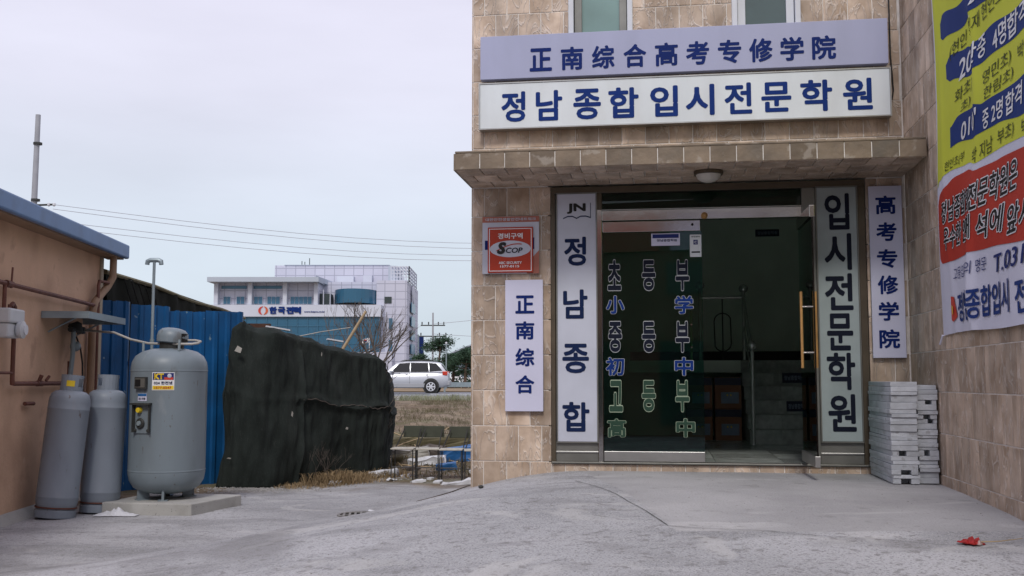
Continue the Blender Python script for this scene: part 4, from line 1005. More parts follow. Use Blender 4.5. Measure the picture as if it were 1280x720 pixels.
# LPG cylinders
def cylinder(label, group, h=1.30, r=.205):
    e_ = empty('gas_cylinder', label=label, cat='gas cylinder', group=group)
    pr = [(.01, .05), (r * .6, .055), (r * .9, .09), (r, .16), (r, .20), (r * 1.012, .205), (r * 1.012, .215), (r, .22), (r, h - .20), (r * 1.012, h - .195), (r * 1.012, h - .185), (r, h - .18), (r, h - .12), (r * .975, h - .075), (r * .90, h - .035), (r * .74, h - .008), (r * .5, h + .004), (.05, h + .01)]
    MB().lathe(pr, 36).build('body', M['bottle'], e_, smooth=True)
    f = MB(); n = 36
    for (ra, za), (rb, zb2) in (((r * .86, 0), (r * .97, .02)), ((r * .97, .02), (r * .97, .075)), ((r * .97, .075), (r * .84, .10))):
        pass
    f.lathe([(r * .86, 0.0), (r * .985, .006), (r * .985, .075), (r * .90, .095), (r * .84, .09), (r * .84, .005)], n); f.build('foot_ring', M['bottle'], e_, smooth=True)
    g = MB(); k = 20       # valve guard: open collar with a window in each side
    for zc0, zc1, skip in ((h - .01, h + .045, False), (h + .045, h + .13, True), (h + .13, h + .165, False)):
        for i in range(k):
            a0, a1 = 2 * math.pi * i / k, 2 * math.pi * (i + 1) / k
            if skip and i % 10 in (7, 8, 9, 0): continue
            for rr in ((.105, .112),):
                v = [(rr[0] * math.cos(a0), rr[0] * math.sin(a0), zc0), (rr[1] * math.cos(a0), rr[1] * math.sin(a0), zc0), (rr[1] * math.cos(a1), rr[1] * math.sin(a1), zc0), (rr[0] * math.cos(a1), rr[0] * math.sin(a1), zc0)]
                g.add(v + [(p[0], p[1], zc1) for p in v], [(0, 3, 2, 1), (4, 5, 6, 7), (0, 1, 5, 4), (1, 2, 6, 5), (2, 3, 7, 6), (3, 0, 4, 7)])
    g.build('valve_guard', M['bottle'], e_)
    MB().lathe([(r * 1.002, .098), (r * 1.012, .104), (r * 1.002, .112)], 36).build('seam_grime', M['rust'], e_, smooth=True)
    v = MB(); v.tube([(0, 0, h), (0, 0, h + .09)], .018, 8); v.tube([(0, 0, h + .06), (.06, 0, h + .06)], .014, 8); v.ball((0, 0, h + .11), .03, 8, (1, 1, .5)); v.build('valve', M['tankdark'], e_)
    return e_
c1 = cylinder('grey gas cylinder leaning at the left, with a yellow tag on its collar', 'gas cylinders against the peach wall')
c1.location = (-4.71, 11.02, .0); c1.rotation_euler = (R(-1.5), R(5.0), R(20))
m_ = MB(); a = R(-115)
for i in range(4):
    a0, a1 = a + i * .18, a + (i + 1) * .18
    m_.add([(.115 * math.cos(a0), .115 * math.sin(a0), 1.345), (.115 * math.cos(a1), .115 * math.sin(a1), 1.345), (.115 * math.cos(a1), .115 * math.sin(a1), 1.405), (.115 * math.cos(a0), .115 * math.sin(a0), 1.405)], [(0, 1, 2, 3)])
m_.build('tag', M['yellow'], c1)
c2 = copy_tree(c1); c2['label'] = 'grey gas cylinder standing behind the leaning one, nearer the blue fence'
for ch in list(c2.children):
    if ch.name.startswith('tag'): bpy.data.objects.remove(ch)
c2.location = (-4.43, 11.48, .0); c2.rotation_euler = (R(0), R(2.6), R(60))

# the big tank on its concrete pad
PA = MB(); z0 = -.03
corn = [(-4.33, 11.28), (-3.33, 11.10), (-3.04, 12.02), (-4.10, 12.25)]
PA.add([(x, y, z0) for x, y in corn] + [(x, y, .125) for x, y in corn], [(0, 3, 2, 1), (4, 5, 6, 7), (0, 1, 5, 4), (1, 2, 6, 5), (2, 3, 7, 6), (3, 0, 4, 7)])
PA.build('concrete_pad', M['concrete'], bevel=.012, label='low stained concrete pad under the large grey gas tank', cat='pad')
TK = empty('gas_tank', (-3.775, 11.66, .125), R(-18), 'large upright grey gas tank with stickers and valve box on the pad', 'gas tank')
r = .405; H = 1.62; pr = [(.01, .055), (.16, .06), (.27, .085), (.345, .13), (.39, .20), (r, .28), (r, .30), (r * 1.008, .303), (r * 1.008, .315), (r, .318), (r, 1.375), (r * 1.008, 1.378), (r * 1.008, 1.388), (r, 1.391), (r, 1.42), (.395, 1.48), (.36, 1.545), (.29, 1.595), (.18, 1.625), (.01, 1.635)]
MB().lathe(pr, 56).build('body', M['tank'], TK, smooth=True)
for a in (R(-60), R(-120), R(60), R(120)):
    x, y = .27 * math.cos(a), .27 * math.sin(a)
    f = MB(); f.box(-.012, .012, -.05, .08, 0, .17); f.box(-.05, .05, -.06, .09, 0, .012); q = f.build('foot', M['tankdark'] if False else M['tank'], TK); q.location = (x, y, 0); q.rotation_euler = (0, 0, a + R(90))
MB().tube([(0, 0, .07), (0, 0, .02)], .04, 10).build('drain_plug', M['tankdark'], TK)
cp_ = MB(); cp_.lathe([(.145, 0), (.165, .01), (.170, .07), (.160, .12), (.125, .155), (.07, .17), (.005, .175)], 28); q = cp_.build('cap', M['tank'], TK, smooth=True); q.location = (.02, 0, 1.685); q.rotation_euler = (R(-4), R(5), 0)
cp_ = MB(); cp_.lathe([(.13, 0), (.13, .08)], 20, (.02, 0, 1.62)); cp_.build('neck', M['tankdark'], TK)
cp_ = MB()       # dark opening in the side of the cap
for i in range(4):
    a0, a1 = R(-20 + i * 12), R(-8 + i * 12)
    cp_.add([(.175 * math.cos(a0) + .02, .175 * math.sin(a0), 1.70), (.175 * math.cos(a1) + .02, .175 * math.sin(a1), 1.70), (.172 * math.cos(a1) + .02, .172 * math.sin(a1), 1.79), (.172 * math.cos(a0) + .02, .172 * math.sin(a0), 1.79)], [(0, 1, 2, 3)])
cp_.build('cap_opening', M['black'], TK)
MB().tube([(.23, -.16, 1.60), (.23, -.16, 1.72)], .014, 8).build('lug', M['galv'], TK)
MB().tube([(-.23, -.16, 1.60), (-.23, -.16, 1.70)], .014, 8).build('lug', M['galv'], TK)
# things on the shell, placed by angle (0 = towards the viewer's side, local -y turned)
def shell(name, ang, hw, z0_, z1_, out, mat, parent=None, n=6):
    m_ = MB(); rr0, rr1 = r + .001, r + out; vs = []
    for i in range(n + 1):
        a = R(ang) + (-hw + 2 * hw * i / n) / r - math.pi / 2
        for rr in (rr0, rr1):
            for z in (z0_, z1_): vs.append((rr * math.cos(a), rr * math.sin(a), z))
    fs = []
    for i in range(n):
        b_ = 4 * i; fs += [(b_ + 2, b_ + 6, b_ + 7, b_ + 3), (b_, b_ + 1, b_ + 5, b_ + 4), (b_ + 1, b_ + 3, b_ + 7, b_ + 5), (b_, b_ + 4, b_ + 6, b_ + 2)]
    fs += [(0, 2, 3, 1), (4 * n, 4 * n + 1, 4 * n + 3, 4 * n + 2)]
    m_.add(vs, fs); return m_.build(name, mat, parent or TK)
def shell_text(s, ang, z, w_, h_, out, mat, bold=.03):
    m_ = MB(); put(m_, s, 0, z, 1, 0, bold, w_, h_)
    m_.v = [((r + out) * math.cos(R(ang) + p[0] / r - math.pi / 2), (r + out) * math.sin(R(ang) + p[0] / r - math.pi / 2), p[2]) for p in m_.v]
    letters('lettering', m_, mat, TK)
A0 = -7        # gauge column angle
shell('gauge_box', A0, .075, 1.19, 1.315, .035, M['tankdark']); shell('gauge_frame', A0, .062, 1.205, 1.30, .040, M['greyframe']); shell('gauge_glass', A0 - 3, .035, 1.215, 1.29, .043, M['black'])
shell('notice_sticker', A0 + 1, .060, 1.06, 1.14, .003, M['lilac2']); shell('notice_header', A0 + 1, .058, 1.112, 1.138, .005, M['bluetarp']); shell_text('경고 위험', A0 + 1, 1.085, .09, .024, .006, M['ink'])
shell('valve_box', A0 + 3, .105, .72, 1.035, .012, M['tank']); shell('valve_box_lid', A0 + 3, .112, 1.02, 1.04, .075, M['tankdark'])
shell('valve_box_side', A0 - 11, .006, .73, 1.03, .05, M['tankdark'], n=2); shell('valve_box_side', A0 + 17, .006, .73, 1.03, .05, M['tankdark'], n=2)
def shell_disc(name, ang, z, rad, out, mat, ring=False):
    a = R(ang) - math.pi / 2; d = Vector((math.cos(a), math.sin(a), 0)); c_ = d * (r + .005); c_.z = z
    MB().lathe([(rad * .9, 0), (rad, out * .5), (rad * .8, out), (rad * .3, out * 1.02)], 18, c_, d).build(name, mat, TK, smooth=True)
shell_disc('yellow_knob', A0, .965, .032, .05, M['yellow']); shell_disc('valve_flange', A0 + 1, .825, .058, .03, M['tankdark']); shell_disc('valve_core', A0 + 1, .825, .030, .045, M['galv'])
shell_disc('hinge', A0 - 9, .75, .02, .03, M['tankdark']); shell_disc('hinge', A0 + 15, .75, .02, .03, M['tankdark'])
AS = 27
shell('sticker', AS, .115, 1.175, 1.365, .003, M['white']); shell('sticker_field', AS, .108, 1.285, 1.358, .0045, M['bnavy']); shell('sticker_strip', AS, .108, 1.182, 1.222, .0045, M['yellow'])
shell('sticker_red', AS + 8, .045, 1.286, 1.312, .0055, M['kred'])
shell_text('KT', AS - 6, 1.322, .095, .058, .007, M['yellow'], .05); shell_text('024 한전넷', AS, 1.252, .19, .034, .006, M['inkblue']); shell_text('1577-0247', AS, 1.202, .17, .024, .0065, M['kred'])
shell_disc('logo_disc', AS + 9, 1.328, .022, .004, M['panelwhite']); 
# thin pipe looping from the regulator over to the tank top
P0 = LWp(1.63, .12, 1.985)
m_ = MB(); pts = [P0, (-4.55, 12.05, 1.95), (-4.3, 11.9, 1.865), (-4.05, 11.75, 1.815), (-3.75, 11.55, 1.80), (-3.50, 11.52, 1.80), (-3.44, 11.56, 1.81), (-3.43, 11.62, 1.83), (-3.50, 11.66, 1.845), (-3.62, 11.66, 1.845)]
m_.tube(pts, .013, 8); m_.build('gas_line', M['hose'], smooth=True, label='thin pale gas line looping from the wall regulator to the tank top', cat='pipe')

# vent pipe with T cap
e_ = empty('vent_pipe', (-4.30, 12.6, 0), 0, 'thin grey vent pipe with a T shaped cap behind the tank', 'pipe')
MB().tube([(0, 0, 0), (0, 0, 2.83)], .018, 8).build('pipe', M['galv'], e_, smooth=True)
MB().tube([(-.085, 0, 2.79), (-.08, 0, 2.83), (-.05, 0, 2.845), (.05, 0, 2.845), (.08, 0, 2.83), (.085, 0, 2.79)], .028, 8).build('tee_cap', M['galv'], e_, smooth=True)
MB().tube([(.0, 0, 1.86), (.0, 0, 1.90)], .026, 8).build('coupling', M['galv'], e_)

# blue corrugated fence
BF = empty('corrugated_fence', (-5.32, 13.30, 0), math.atan2(1.4, 1.46), 'weathered blue corrugated sheet fence behind the gas tank', 'fence')
rs = random.Random(5)
fx = 0
bfdir = Vector((1.46, 1.4, 0)).normalized()
BF.rotation_euler = (0, 0, math.atan2(bfdir.y, bfdir.x))
for k, (wd_, zt) in enumerate([(.50, 2.42), (.52, 2.39), (.55, 2.33), (.56, 2.36)]):
    m_ = MB(); ribs = 3; pts = []
    for i in range(ribs):
        p = wd_ / ribs; x0 = i * p
        pts += [(x0, 0), (x0 + p * .55, 0), (x0 + p * .65, -.028), (x0 + p * .9, -.028)]
    pts.append((wd_ + .012, 0)); nz_ = 9
    for j in range(nz_ + 1):
        z = -.02 + (zt + .02) * j / nz_
        for i, (x, y) in enumerate(pts): m_.v.append((x, y + .006 * math.sin(z * 2 + k), z + (rs.uniform(-.008, .008) if j == nz_ else 0)))
    q = len(pts); m_.f = [(j * q + i, j * q + i + 1, (j + 1) * q + i + 1, (j + 1) * q + i) for j in range(nz_) for i in range(q - 1)]
    o = m_.build('sheet', M['bluemetal'], BF); o.location = (fx, -.012 * (k % 2) + .0, 0); o.rotation_euler = (0, R(rs.uniform(-.5, .5)), 0)
    s_ = o.modifiers.new('s', 'SOLIDIFY'); s_.thickness = .004; fx += wd_
MB().box(0, 2.1, .03, .07, 1.6, 1.66).build('rail', M['rust'], BF); MB().box(0, 2.1, .03, .07, .5, .56).build('rail', M['rust'], BF)
for x in (.1, 1.05, 2.0): MB().box(x, x + .06, .071, .13, -.1, 2.2).build('post', M['rust'], BF)

# tarpaulin shed behind
SH = empty('storage_shed', (-5.22, 13.55, 0), math.atan2(.9971, -.0757), 'long dark shed covered in sagging black tarpaulin behind the blue fence', 'shed')
m_ = MB(); nu, nv_ = 60, 14
for i in range(nu + 1):
    x = 10.2 * i / nu
    for j in range(nv_ + 1):
        t = j / nv_; z = 2.80 * t
        amp = (1 - .6 * t)
        y = .03 - .05 * amp * math.sin(x * 5.1 + z * 3.0) - .04 * math.sin(x * 9.3 - z * 5.2) * amp - .10 * (1 - t) * t
        m_.v.append((x, y, z + (.02 * math.sin(x * 2.3) if j == nv_ else 0)))
m_.f = [(i * (nv_ + 1) + j, i * (nv_ + 1) + j + 1, (i + 1) * (nv_ + 1) + j + 1, (i + 1) * (nv_ + 1) + j) for i in range(nu) for j in range(nv_)]
m_.build('tarpaulin', M['tarp'], SH, smooth=True)
MB().box(.0, 10.2, .12, 3.2, -.1, 2.74).build('body', M['tankdark'], SH)
MB().tube([(0, .03, 2.80), (2.4, .03, 2.83), (5, .03, 2.79), (7.6, .03, 2.83), (10.2, .03, 2.80)], .03, 6).build('eave_pole', M['weed'], SH)
m_ = MB(); m_.add([(0, .04, 2.80), (10.2, .04, 2.80), (10.2, 3.2, 3.0), (0, 3.2, 3.0), (0, .04, 2.84), (10.2, .04, 2.84), (10.2, 3.2, 3.04), (0, 3.2, 3.04)], [(0, 1, 2, 3), (4, 7, 6, 5), (0, 4, 5, 1), (1, 5, 6, 2), (2, 6, 7, 3), (3, 7, 4, 0)]); m_.build('roof', M['tarp'], SH)
for k in range(5):
    MB().tube([(.4 + k * .35, -.09, 2.76), (1.0 + k * .36, -.12, 2.2)], .008, 5).build('rope', M['cable'], SH)

# shade net enclosure
def npath(s):           # base line, s in 0..1 front then return
    P = [(-3.70, 14.10), (-3.56, 13.98), (-3.22, 14.12), (-2.88, 14.62), (-2.54, 15.12), (-2.20, 15.58), (-1.99, 15.88), (-1.96, 16.4), (-2.12, 18.2)]
    t = s * (len(P) - 1); i = min(int(t), len(P) - 2); f = t - i
    g = lambda k: Vector(P[max(0, min(len(P) - 1, k))])
    a, b_, c_, d = g(i - 1), g(i), g(i + 1), g(i + 2)
    return .5 * ((2 * b_) + (-a + c_) * f + (2 * a - 5 * b_ + 4 * c_ - d) * f * f + (-a + 3 * b_ - 3 * c_ + d) * f ** 3)
def ntop(s):
    pts = [(0, 2.17), (.10, 2.19), (.2, 2.11), (.26, 2.12), (.36, 2.03), (.5, 1.90), (.60, 1.82), (.70, 1.80), (.76, 1.78), (.85, 1.6), (1, 1.5)]
    return cubic(pts)(s)
NE = empty('shade_net_fence', (-2.9, 14.9, 0), 0, 'bulging dark green shade net wrapped around a storage pile', 'net')
m_ = MB(); nu, nv_ = 260, 80
for i in range(nu + 1):
    s = i / nu; p = npath(s); d = (npath(min(1, s + .01)) - npath(max(0, s - .01))).normalized(); nr = Vector((d.y, -d.x)); zt = ntop(s)
    for j in range(nv_ + 1):
        t = j / nv_; z = zt * t
        bul = .05 + .05 * math.sin(math.pi * min(1, t * 1.1)) + .020 * math.sin(s * 34 + 1.5 * math.sin(t * 4)) * (1 - .3 * t) + .05 * noise.noise(Vector((s * 14, t * 3, 2))) + .03 * noise.noise(Vector((s * 40, t * 7, 4))) + .022 * (abs(noise.noise(Vector((s * 16 + t * 3, t * 3 - s * 5, 8)))) - .2) + .009 * (abs(noise.noise(Vector((s * 46 - t * 5, t * 4 + s * 9, 6)))) - .2)
        bul += .05 * math.exp(-((t - .56 - .02 * math.sin(s * 20)) / .025) ** 2) * (1 if s > .33 else .2)        # seam with a sewn-on hem
        bul += .05 * math.exp(-((s - .345 - .01 * t) / .006) ** 2) * (1 if t < .9 else .3)
        if t > .96: bul -= .12 * (t - .96) / .04
        q = p + nr * bul + Vector((-.16, -.05)) * max(0, 1 - s / .14) * max(0, 1 - t / .35) ** 1.5
        zz = z + .02 * noise.noise(Vector((s * 20, 5, t * 6))) + (.03 * noise.noise(Vector((s * 30, 1, 1))) if t > .97 else 0)
        m_.v.append((q.x + 2.9, q.y - 14.9, max(zz, -.02) + height(q.x, q.y) * (1 - t)))
m_.f = [(i * (nv_ + 1) + j, (i + 1) * (nv_ + 1) + j, (i + 1) * (nv_ + 1) + j + 1, i * (nv_ + 1) + j + 1) for i in range(nu) for j in range(nv_)]
o = m_.build('net_cover', M['net'], NE, smooth=True); s_ = o.modifiers.new('s', 'SOLIDIFY'); s_.thickness = .006
# sagging top of the net back to the far side
m_ = MB(); nb = 10
for i in range(nu + 1):
    s = i / nu; p = npath(s); zt = ntop(s); d = (npath(min(1, s + .01)) - npath(max(0, s - .01))).normalized(); nr = Vector((d.y, -d.x)); p = p - nr * .17
    for j in range(nb + 1):
        t = j / nb; q = p.lerp(Vector((-4.4, 18.0)) * .5 + p * .5, t); m_.v.append((q.x + 2.9, q.y - 14.9, zt - .03 - .25 * math.sin(t * 1.5) + .03 * noise.noise(Vector((s * 12, t * 5, 0)))))
m_.f = [(i * (nb + 1) + j, (i + 1) * (nb + 1) + j, (i + 1) * (nb + 1) + j + 1, i * (nb + 1) + j + 1) for i in range(nu) for j in range(nb)]
m_.build('net_top', M['net'], NE, smooth=True)
for s in (.02, .34, .6, .76):
    p = npath(s); MB().tube([(p.x + 2.85, p.y - 14.85 + .12, -.1), (p.x + 2.85, p.y - 14.85 + .12, ntop(s) - .05)], .03, 8).build('stake', M['bamboo'], NE)
# a hem ribbon
hp = []
for i in range(40):
    s = .345 + (.75 - .345) * i / 39; p = npath(s); d = (npath(s + .01) - npath(s - .01)).normalized(); nr = Vector((d.y, -d.x)); q = p + nr * .155
    hp.append((q.x + 2.9, q.y - 14.9, ntop(s) * .56 + .02 * math.sin(i * .35) + .008 * math.sin(i * 1.7)))
MB().tube(hp, .006, 5).build('hem_cord', M['bark'], NE)
# small tears with pale edges
for (s, t, w_, h_) in ((.12, .82, .05, .07), (.30, .45, .02, .06), (.52, .38, .03, .03), (.10, .18, .04, .015), (.41, .88, .012, .05)):
    p = npath(s); d = (npath(s + .01) - npath(s - .01)).normalized(); nr = Vector((d.y, -d.x)); q = p + nr * .17; z = ntop(s) * t
    m_ = MB(); m_.add([(q.x + 2.9 - d.x * w_, q.y - 14.9 - d.y * w_, z), (q.x + 2.9 + d.x * w_ * .6, q.y - 14.9 + d.y * w_ * .6, z - h_ * .4), (q.x + 2.9 + d.x * w_, q.y - 14.9 + d.y * w_, z + h_ * .5), (q.x + 2.9 - d.x * .2 * w_, q.y - 14.9, z + h_)], [(0, 1, 2, 3)])
    m_.build('torn_scrap', M['hose'], NE)
# rusty beam at the top left of the net and debris on top
o = MB().box(-.28, .28, -.05, .05, 0, .11).build('rusty_beam', pm('rust_dark', (.07, .03, .018), .8, .3, 6, .2, 40), label='rusty brown beam lying across the top of the net enclosure', cat='beam'); o.location = (-3.72, 15.0, 2.10); o.rotation_euler = (0, 0, R(3))
for i, (x, y, z, w_, lab) in enumerate([(-3.28, 14.75, 2.12, .20, 'flat pale board scrap lying on top of the net at its high end'), (-2.62, 15.6, 1.985, .14, 'flat pale board scrap lying on the sloping top of the net')]):
    o = MB().box(-w_ / 1.2, w_ / 1.2, -.1, .1, 0, .02).build('board_scrap', M['foam'], label=lab, cat='scrap'); o.location = (x, y, z); o.rotation_euler = (0, R(9), R(15))
m_ = MB(); m_.tube([(-2.83, 16.9, 1.70), (-2.36, 17.0, 2.52)], .026, 8, .022); m_.build('bamboo_pole', M['bamboo'], label='pale bamboo pole sticking up at a slant behind the net', cat='pole')
m_ = MB(); m_.tube([(-3.60, 17.0, 2.08), (-3.1, 17.1, 2.19), (-2.62, 17.1, 2.26)], .008, 5); m_.build('rope', M['hose'], label='thin pale rope strung to the bamboo pole behind the net', cat='rope')

# dry grass, twigs and rubble at the foot of the net
rg = random.Random(11)
m_ = MB()
def tuft(x, y, n, hgt, spread):
    for _ in range(n):
        a = rg.uniform(0, 6.28); rr = rg.uniform(0, spread); bx, by = x + rr * math.cos(a), y + rr * math.sin(a); z = height(bx, by)
        h_ = hgt * rg.uniform(.3, 1); lx, ly = rg.uniform(-1, 1) * h_, rg.uniform(-1, 1) * h_; w_ = rg.uniform(.002, .005)
        b_ = rg.uniform(0, 3.14); dx, dy = w_ * math.cos(b_), w_ * math.sin(b_)
        m_.add([(bx - dx, by - dy, z), (bx + dx, by + dy, z), (bx + lx * .45 + dx, by + ly * .45 + dy, z + h_ * .75), (bx + lx * .45 - dx, by + ly * .45 - dy, z + h_ * .75), (bx + lx, by + ly, z + h_ * .8)], [(0, 1, 2, 3), (3, 2, 4)])
for i in range(230):
    s = rg.uniform(.30, .74); p = npath(s); dn = noise.noise(Vector((s * 23, 0, 0))); tuft(p.x + rg.uniform(.0, .5), p.y - rg.uniform(.0, .5), int(6 + 40 * max(0, dn + .25)), .05 + .30 * max(0, dn), rg.uniform(.05, .2))
for i in range(50): tuft(rg.uniform(-2.9, -2.3), rg.uniform(14.5, 15.1), 40, .22, .16)
m_.build('dry_grass', M['straw'], kind='stuff', label='matted dry straw along the foot of the shade net', cat='grass')
m_ = MB()
for i in range(420):
    tuft(rg.uniform(-3.2, 1.5), rg.uniform(16.8, 36.5), 22, .16, .35)
for i in range(140): tuft(rg.uniform(-2.6, .6), rg.uniform(15.4, 17.6), 16, .10, .3)
m_.build('bank_grass', M['weed'], kind='stuff', label='sparse dry weeds on the bank below the road', cat='grass')
m_ = MB()
for i in range(220): tuft(rg.uniform(-9, 2), rg.uniform(37.2, 38.2), 16, .32, .3)
m_.build('verge_grass', pm('verge', (.24, .26, .15), .9, .3, 2, 0), kind='stuff', label='pale green grey grass along the road kerb', cat='grass')
m_ = MB()
for i in range(6500):
    q = rg.random()
    if q < .45: s = rg.uniform(.0, .75); p = npath(s); x, y = p.x + rg.gauss(.15, .25), p.y - abs(rg.gauss(.1, .3))
    elif q < .65: x, y = rg.uniform(-2.2, .4), rg.uniform(15, 19)
    elif q < .88: x, y = rg.uniform(-5, 3.5), rg.uniform(5.2, 13)
    else: x, y = rg.uniform(-4.9, -1), rg.uniform(10, 13.5)
    u, yi = local(x, y)
    if yi > -.05 and u > -.03: continue
    k = rg.uniform(.003, .012) * (2.0 * rg.uniform(.4, 1.3) if q < .45 else (1.6 if q < .65 else .6)); a = rg.uniform(0, 6)
    z = height(x, y)
    dx, dy = k * math.cos(a), k * math.sin(a)
    m_.add([(x - dx, y - dy, z), (x + dy, y - dx, z), (x + dx, y + dy, z), (x - dy, y + dx, z), (x + rg.uniform(-.3, .3) * k, y, z + k * rg.uniform(.5, .9))], [(0, 1, 4), (1, 2, 4), (2, 3, 4), (3, 0, 4)])
m_.build('gravel', M['gravel'], kind='stuff', label='loose grit and small stones scattered over the yard', cat='gravel')
# bush of bare twigs in front of the net
def branchy(m_, p, d, ln, r0, depth, rr, spread=.5, up=.15):
    q = p + d * ln; mid = p.lerp(q, .5) + Vector((rr.uniform(-1, 1), rr.uniform(-1, 1), rr.uniform(-1, 1))) * ln * .06
    m_.tube([p, mid, q], r0, 6 if r0 > .02 else 4, r0 * .68, cap=False)
    if depth <= 0: return
    for _ in range(rr.choice((2, 3, 3)) if depth > 1 else rr.choice((2, 3))):
        dd = (d + Vector((rr.uniform(-1, 1), rr.uniform(-1, 1), rr.uniform(-.6, 1))) * spread + Vector((0, 0, up))).normalized()
        branchy(m_, mid.lerp(q, rr.uniform(.2, 1)), dd, ln * rr.uniform(.55, .85), r0 * .58, depth - 1, rr, spread, up)
rt = random.Random(3)
m_ = MB()
for i in range(9): branchy(m_, Vector((-2.62 + rt.uniform(-.15, .15), 14.72 + rt.uniform(-.1, .1), height(-2.6, 14.7))), Vector((rt.uniform(-.6, .7), rt.uniform(-.6, .1), 1)).normalized(), .24, .005, 3, rt, .7, .1)
m_.build('bare_shrub', M['bark'], label='small leafless brown shrub growing at the foot of the net', cat='shrub')
for i, (x, y, w_, h_, col, lab) in enumerate([(-2.42, 14.55, .10, .05, 'foam', 'crumpled white paper scrap in the straw before the net'), (-1.68, 14.9, .07, .04, 'foam', 'small white paper bit right of the straw'), (-2.02, 14.9, .06, .03, 'hose', 'small beige scrap at the edge of the straw'),
                                      (-1.46, 11.35, .07, .012, 'foam', 'flat white flake lying on the yard before the drain cover'), (-.55, 10.8, .08, .02, 'yellow', 'small yellow wrapper on the ramp edge'), (-4.05, 11.05, .0, .0, 'foam', '')]):
    if not lab: continue
    m_ = MB(); n_ = 7
    for a_ in range(n_):
        for b_ in range(n_):
            X, Y = -w_ + 2 * w_ * a_ / (n_ - 1), -w_ * .6 + 1.2 * w_ * b_ / (n_ - 1); m_.v.append((X, Y, h_ * abs(noise.noise(Vector((X * 14 + i * 7, Y * 14, i)))) * 2.2 + .004))
    m_.f = [(a_ * n_ + b_, (a_ + 1) * n_ + b_, (a_ + 1) * n_ + b_ + 1, a_ * n_ + b_ + 1) for a_ in range(n_ - 1) for b_ in range(n_ - 1)]
    o = m_.build('paper_scrap', M[col], label=lab, cat='litter'); o.location = gpos(x, y, .004); o.rotation_euler = (0, 0, i)
    s_ = o.modifiers.new('s', 'SOLIDIFY'); s_.thickness = .003
# crumpled cloth in front of the pad
m_ = MB(); n_ = 16
for a_ in range(n_):
    for b_ in range(6):
        X, Y = -.22 + .44 * a_ / (n_ - 1), -.07 + .14 * b_ / 5; m_.v.append((X, Y, .004 + .085 * max(0, 1 - abs(X + .01) / .22) * abs(math.sin(b_ * .6)) * (.5 + abs(noise.noise(Vector((X * 13, Y * 9, 3))) * 1.8))))
m_.f = [(a_ * 6 + b_, (a_ + 1) * 6 + b_, (a_ + 1) * 6 + b_ + 1, a_ * 6 + b_ + 1) for a_ in range(n_ - 1) for b_ in range(5)]
o = m_.build('crumpled_cloth', M['foam'], label='crumpled white cloth lying against the concrete pad', cat='cloth'); o.location = gpos(-4.12, 11.13, .005); s_ = o.modifiers.new('s', 'SOLIDIFY'); s_.thickness = .004
# white foam chunks at the right end of the net
def chunk(x, y, sx_, sy_, sz_, rz, lab, mat='foam', seed=0, lift=0, name='foam_chunk'):
    m_ = MB(); m_.box(-sx_, sx_, -sy_, sy_, 0, sz_); me = m_.mesh(name, M[mat]); bm = bmesh.new(); bm.from_mesh(me)
    bmesh.ops.subdivide_edges(bm, edges=bm.edges, cuts=3, use_grid_fill=True)
    for v in bm.verts: v.co += Vector([noise.noise(v.co * 9 + Vector((seed * 5, k, 0))) for k in range(3)]) * min(sx_, .25) * .22
    bm.to_mesh(me); bm.free(); o = bpy.data.objects.new(name, me); COL.objects.link(o); o.location = gpos(x, y, lift); o.rotation_euler = (0, R(-6), R(rz)); tag(o, lab, 'debris'); return o
chunk(-1.88, 15.55, .22, .10, .09, 18, 'long white foam chunk at the right foot of the net', seed=1)
chunk(-1.55, 15.45, .07, .05, .04, 0, 'small white foam bit beside the long foam chunk', seed=2)
chunk(-.72, 14.55, .24, .12, .045, 10, 'flat white foam sheet near the building corner', seed=3)
chunk(-1.30, 14.75, .10, .05, .03, 30, 'thin white foam piece on the dirt below the chairs', seed=4)
chunk(-1.02, 14.7, .06, .05, .03, 70, 'small white foam crumb beside the thin foam piece', seed=5)
chunk(-1.35, 17.0, .30, .15, .10, -10, 'pile of pale foam and plastic behind the chair row', seed=6)
chunk(-.80, 17.4, .34, .25, .22, 12, 'blue plastic sheet heap behind the chairs, left one', 'bluetarp', seed=7, name='plastic_heap')
chunk(-.15, 16.5, .26, .25, .26, -20, 'blue plastic sheet heap near the building corner', 'bluetarp', seed=8, name='plastic_heap')
chunk(-1.75, 18.0, .35, .2, .15, 5, 'pale broken board heap in front of the bank', 'hose', seed=9, name='board_heap')
chunk(-.9, 19.0, .7, .3, .22, 3, 'heap of dirt and broken brush on the bank foot', 'weed', seed=10, name='brush_heap')
jk = random.Random(77)
for i, (x, y, a, mat_, nm, lab) in enumerate([(-1.95, 17.3, .16, 'weed', 'soil_lump', 'dark soil lump near the net edge, closest to it'), (-1.55, 16.3, .12, 'bark', 'soil_lump', 'small dark lump of rotten wood behind the left chair'), (-1.0, 16.3, .15, 'bluetarp', 'plastic_heap', 'small crumpled blue plastic bag under the middle chair'),
      (-.55, 15.9, .10, 'foam', 'foam_chunk', 'small white foam lump under the right chair'), (-.35, 17.9, .3, 'weed', 'soil_lump', 'dark earth mound behind the blue plastic'), (-1.4, 18.4, .26, 'bark', 'brush_heap', 'brown heap of rotten brush in the middle of the junk strip'),
      (-1.9, 19.6, .3, 'weed', 'soil_lump', 'low dark earth mound at the foot of the bank'), (-.7, 20.6, .4, 'bark', 'brush_heap', 'long brown brush heap higher on the bank foot'), (-2.0, 15.3, .07, 'hose', 'board_scrap', 'small pale board scrap beside the long foam chunk'), (-1.15, 15.1, .05, 'foam', 'foam_chunk', 'white foam crumb between the chair legs')]):
    chunk(x, y, a, a * jk.uniform(.4, .9), a * jk.uniform(.35, .8), jk.uniform(0, 90), lab, mat_, seed=20 + i, name=nm)
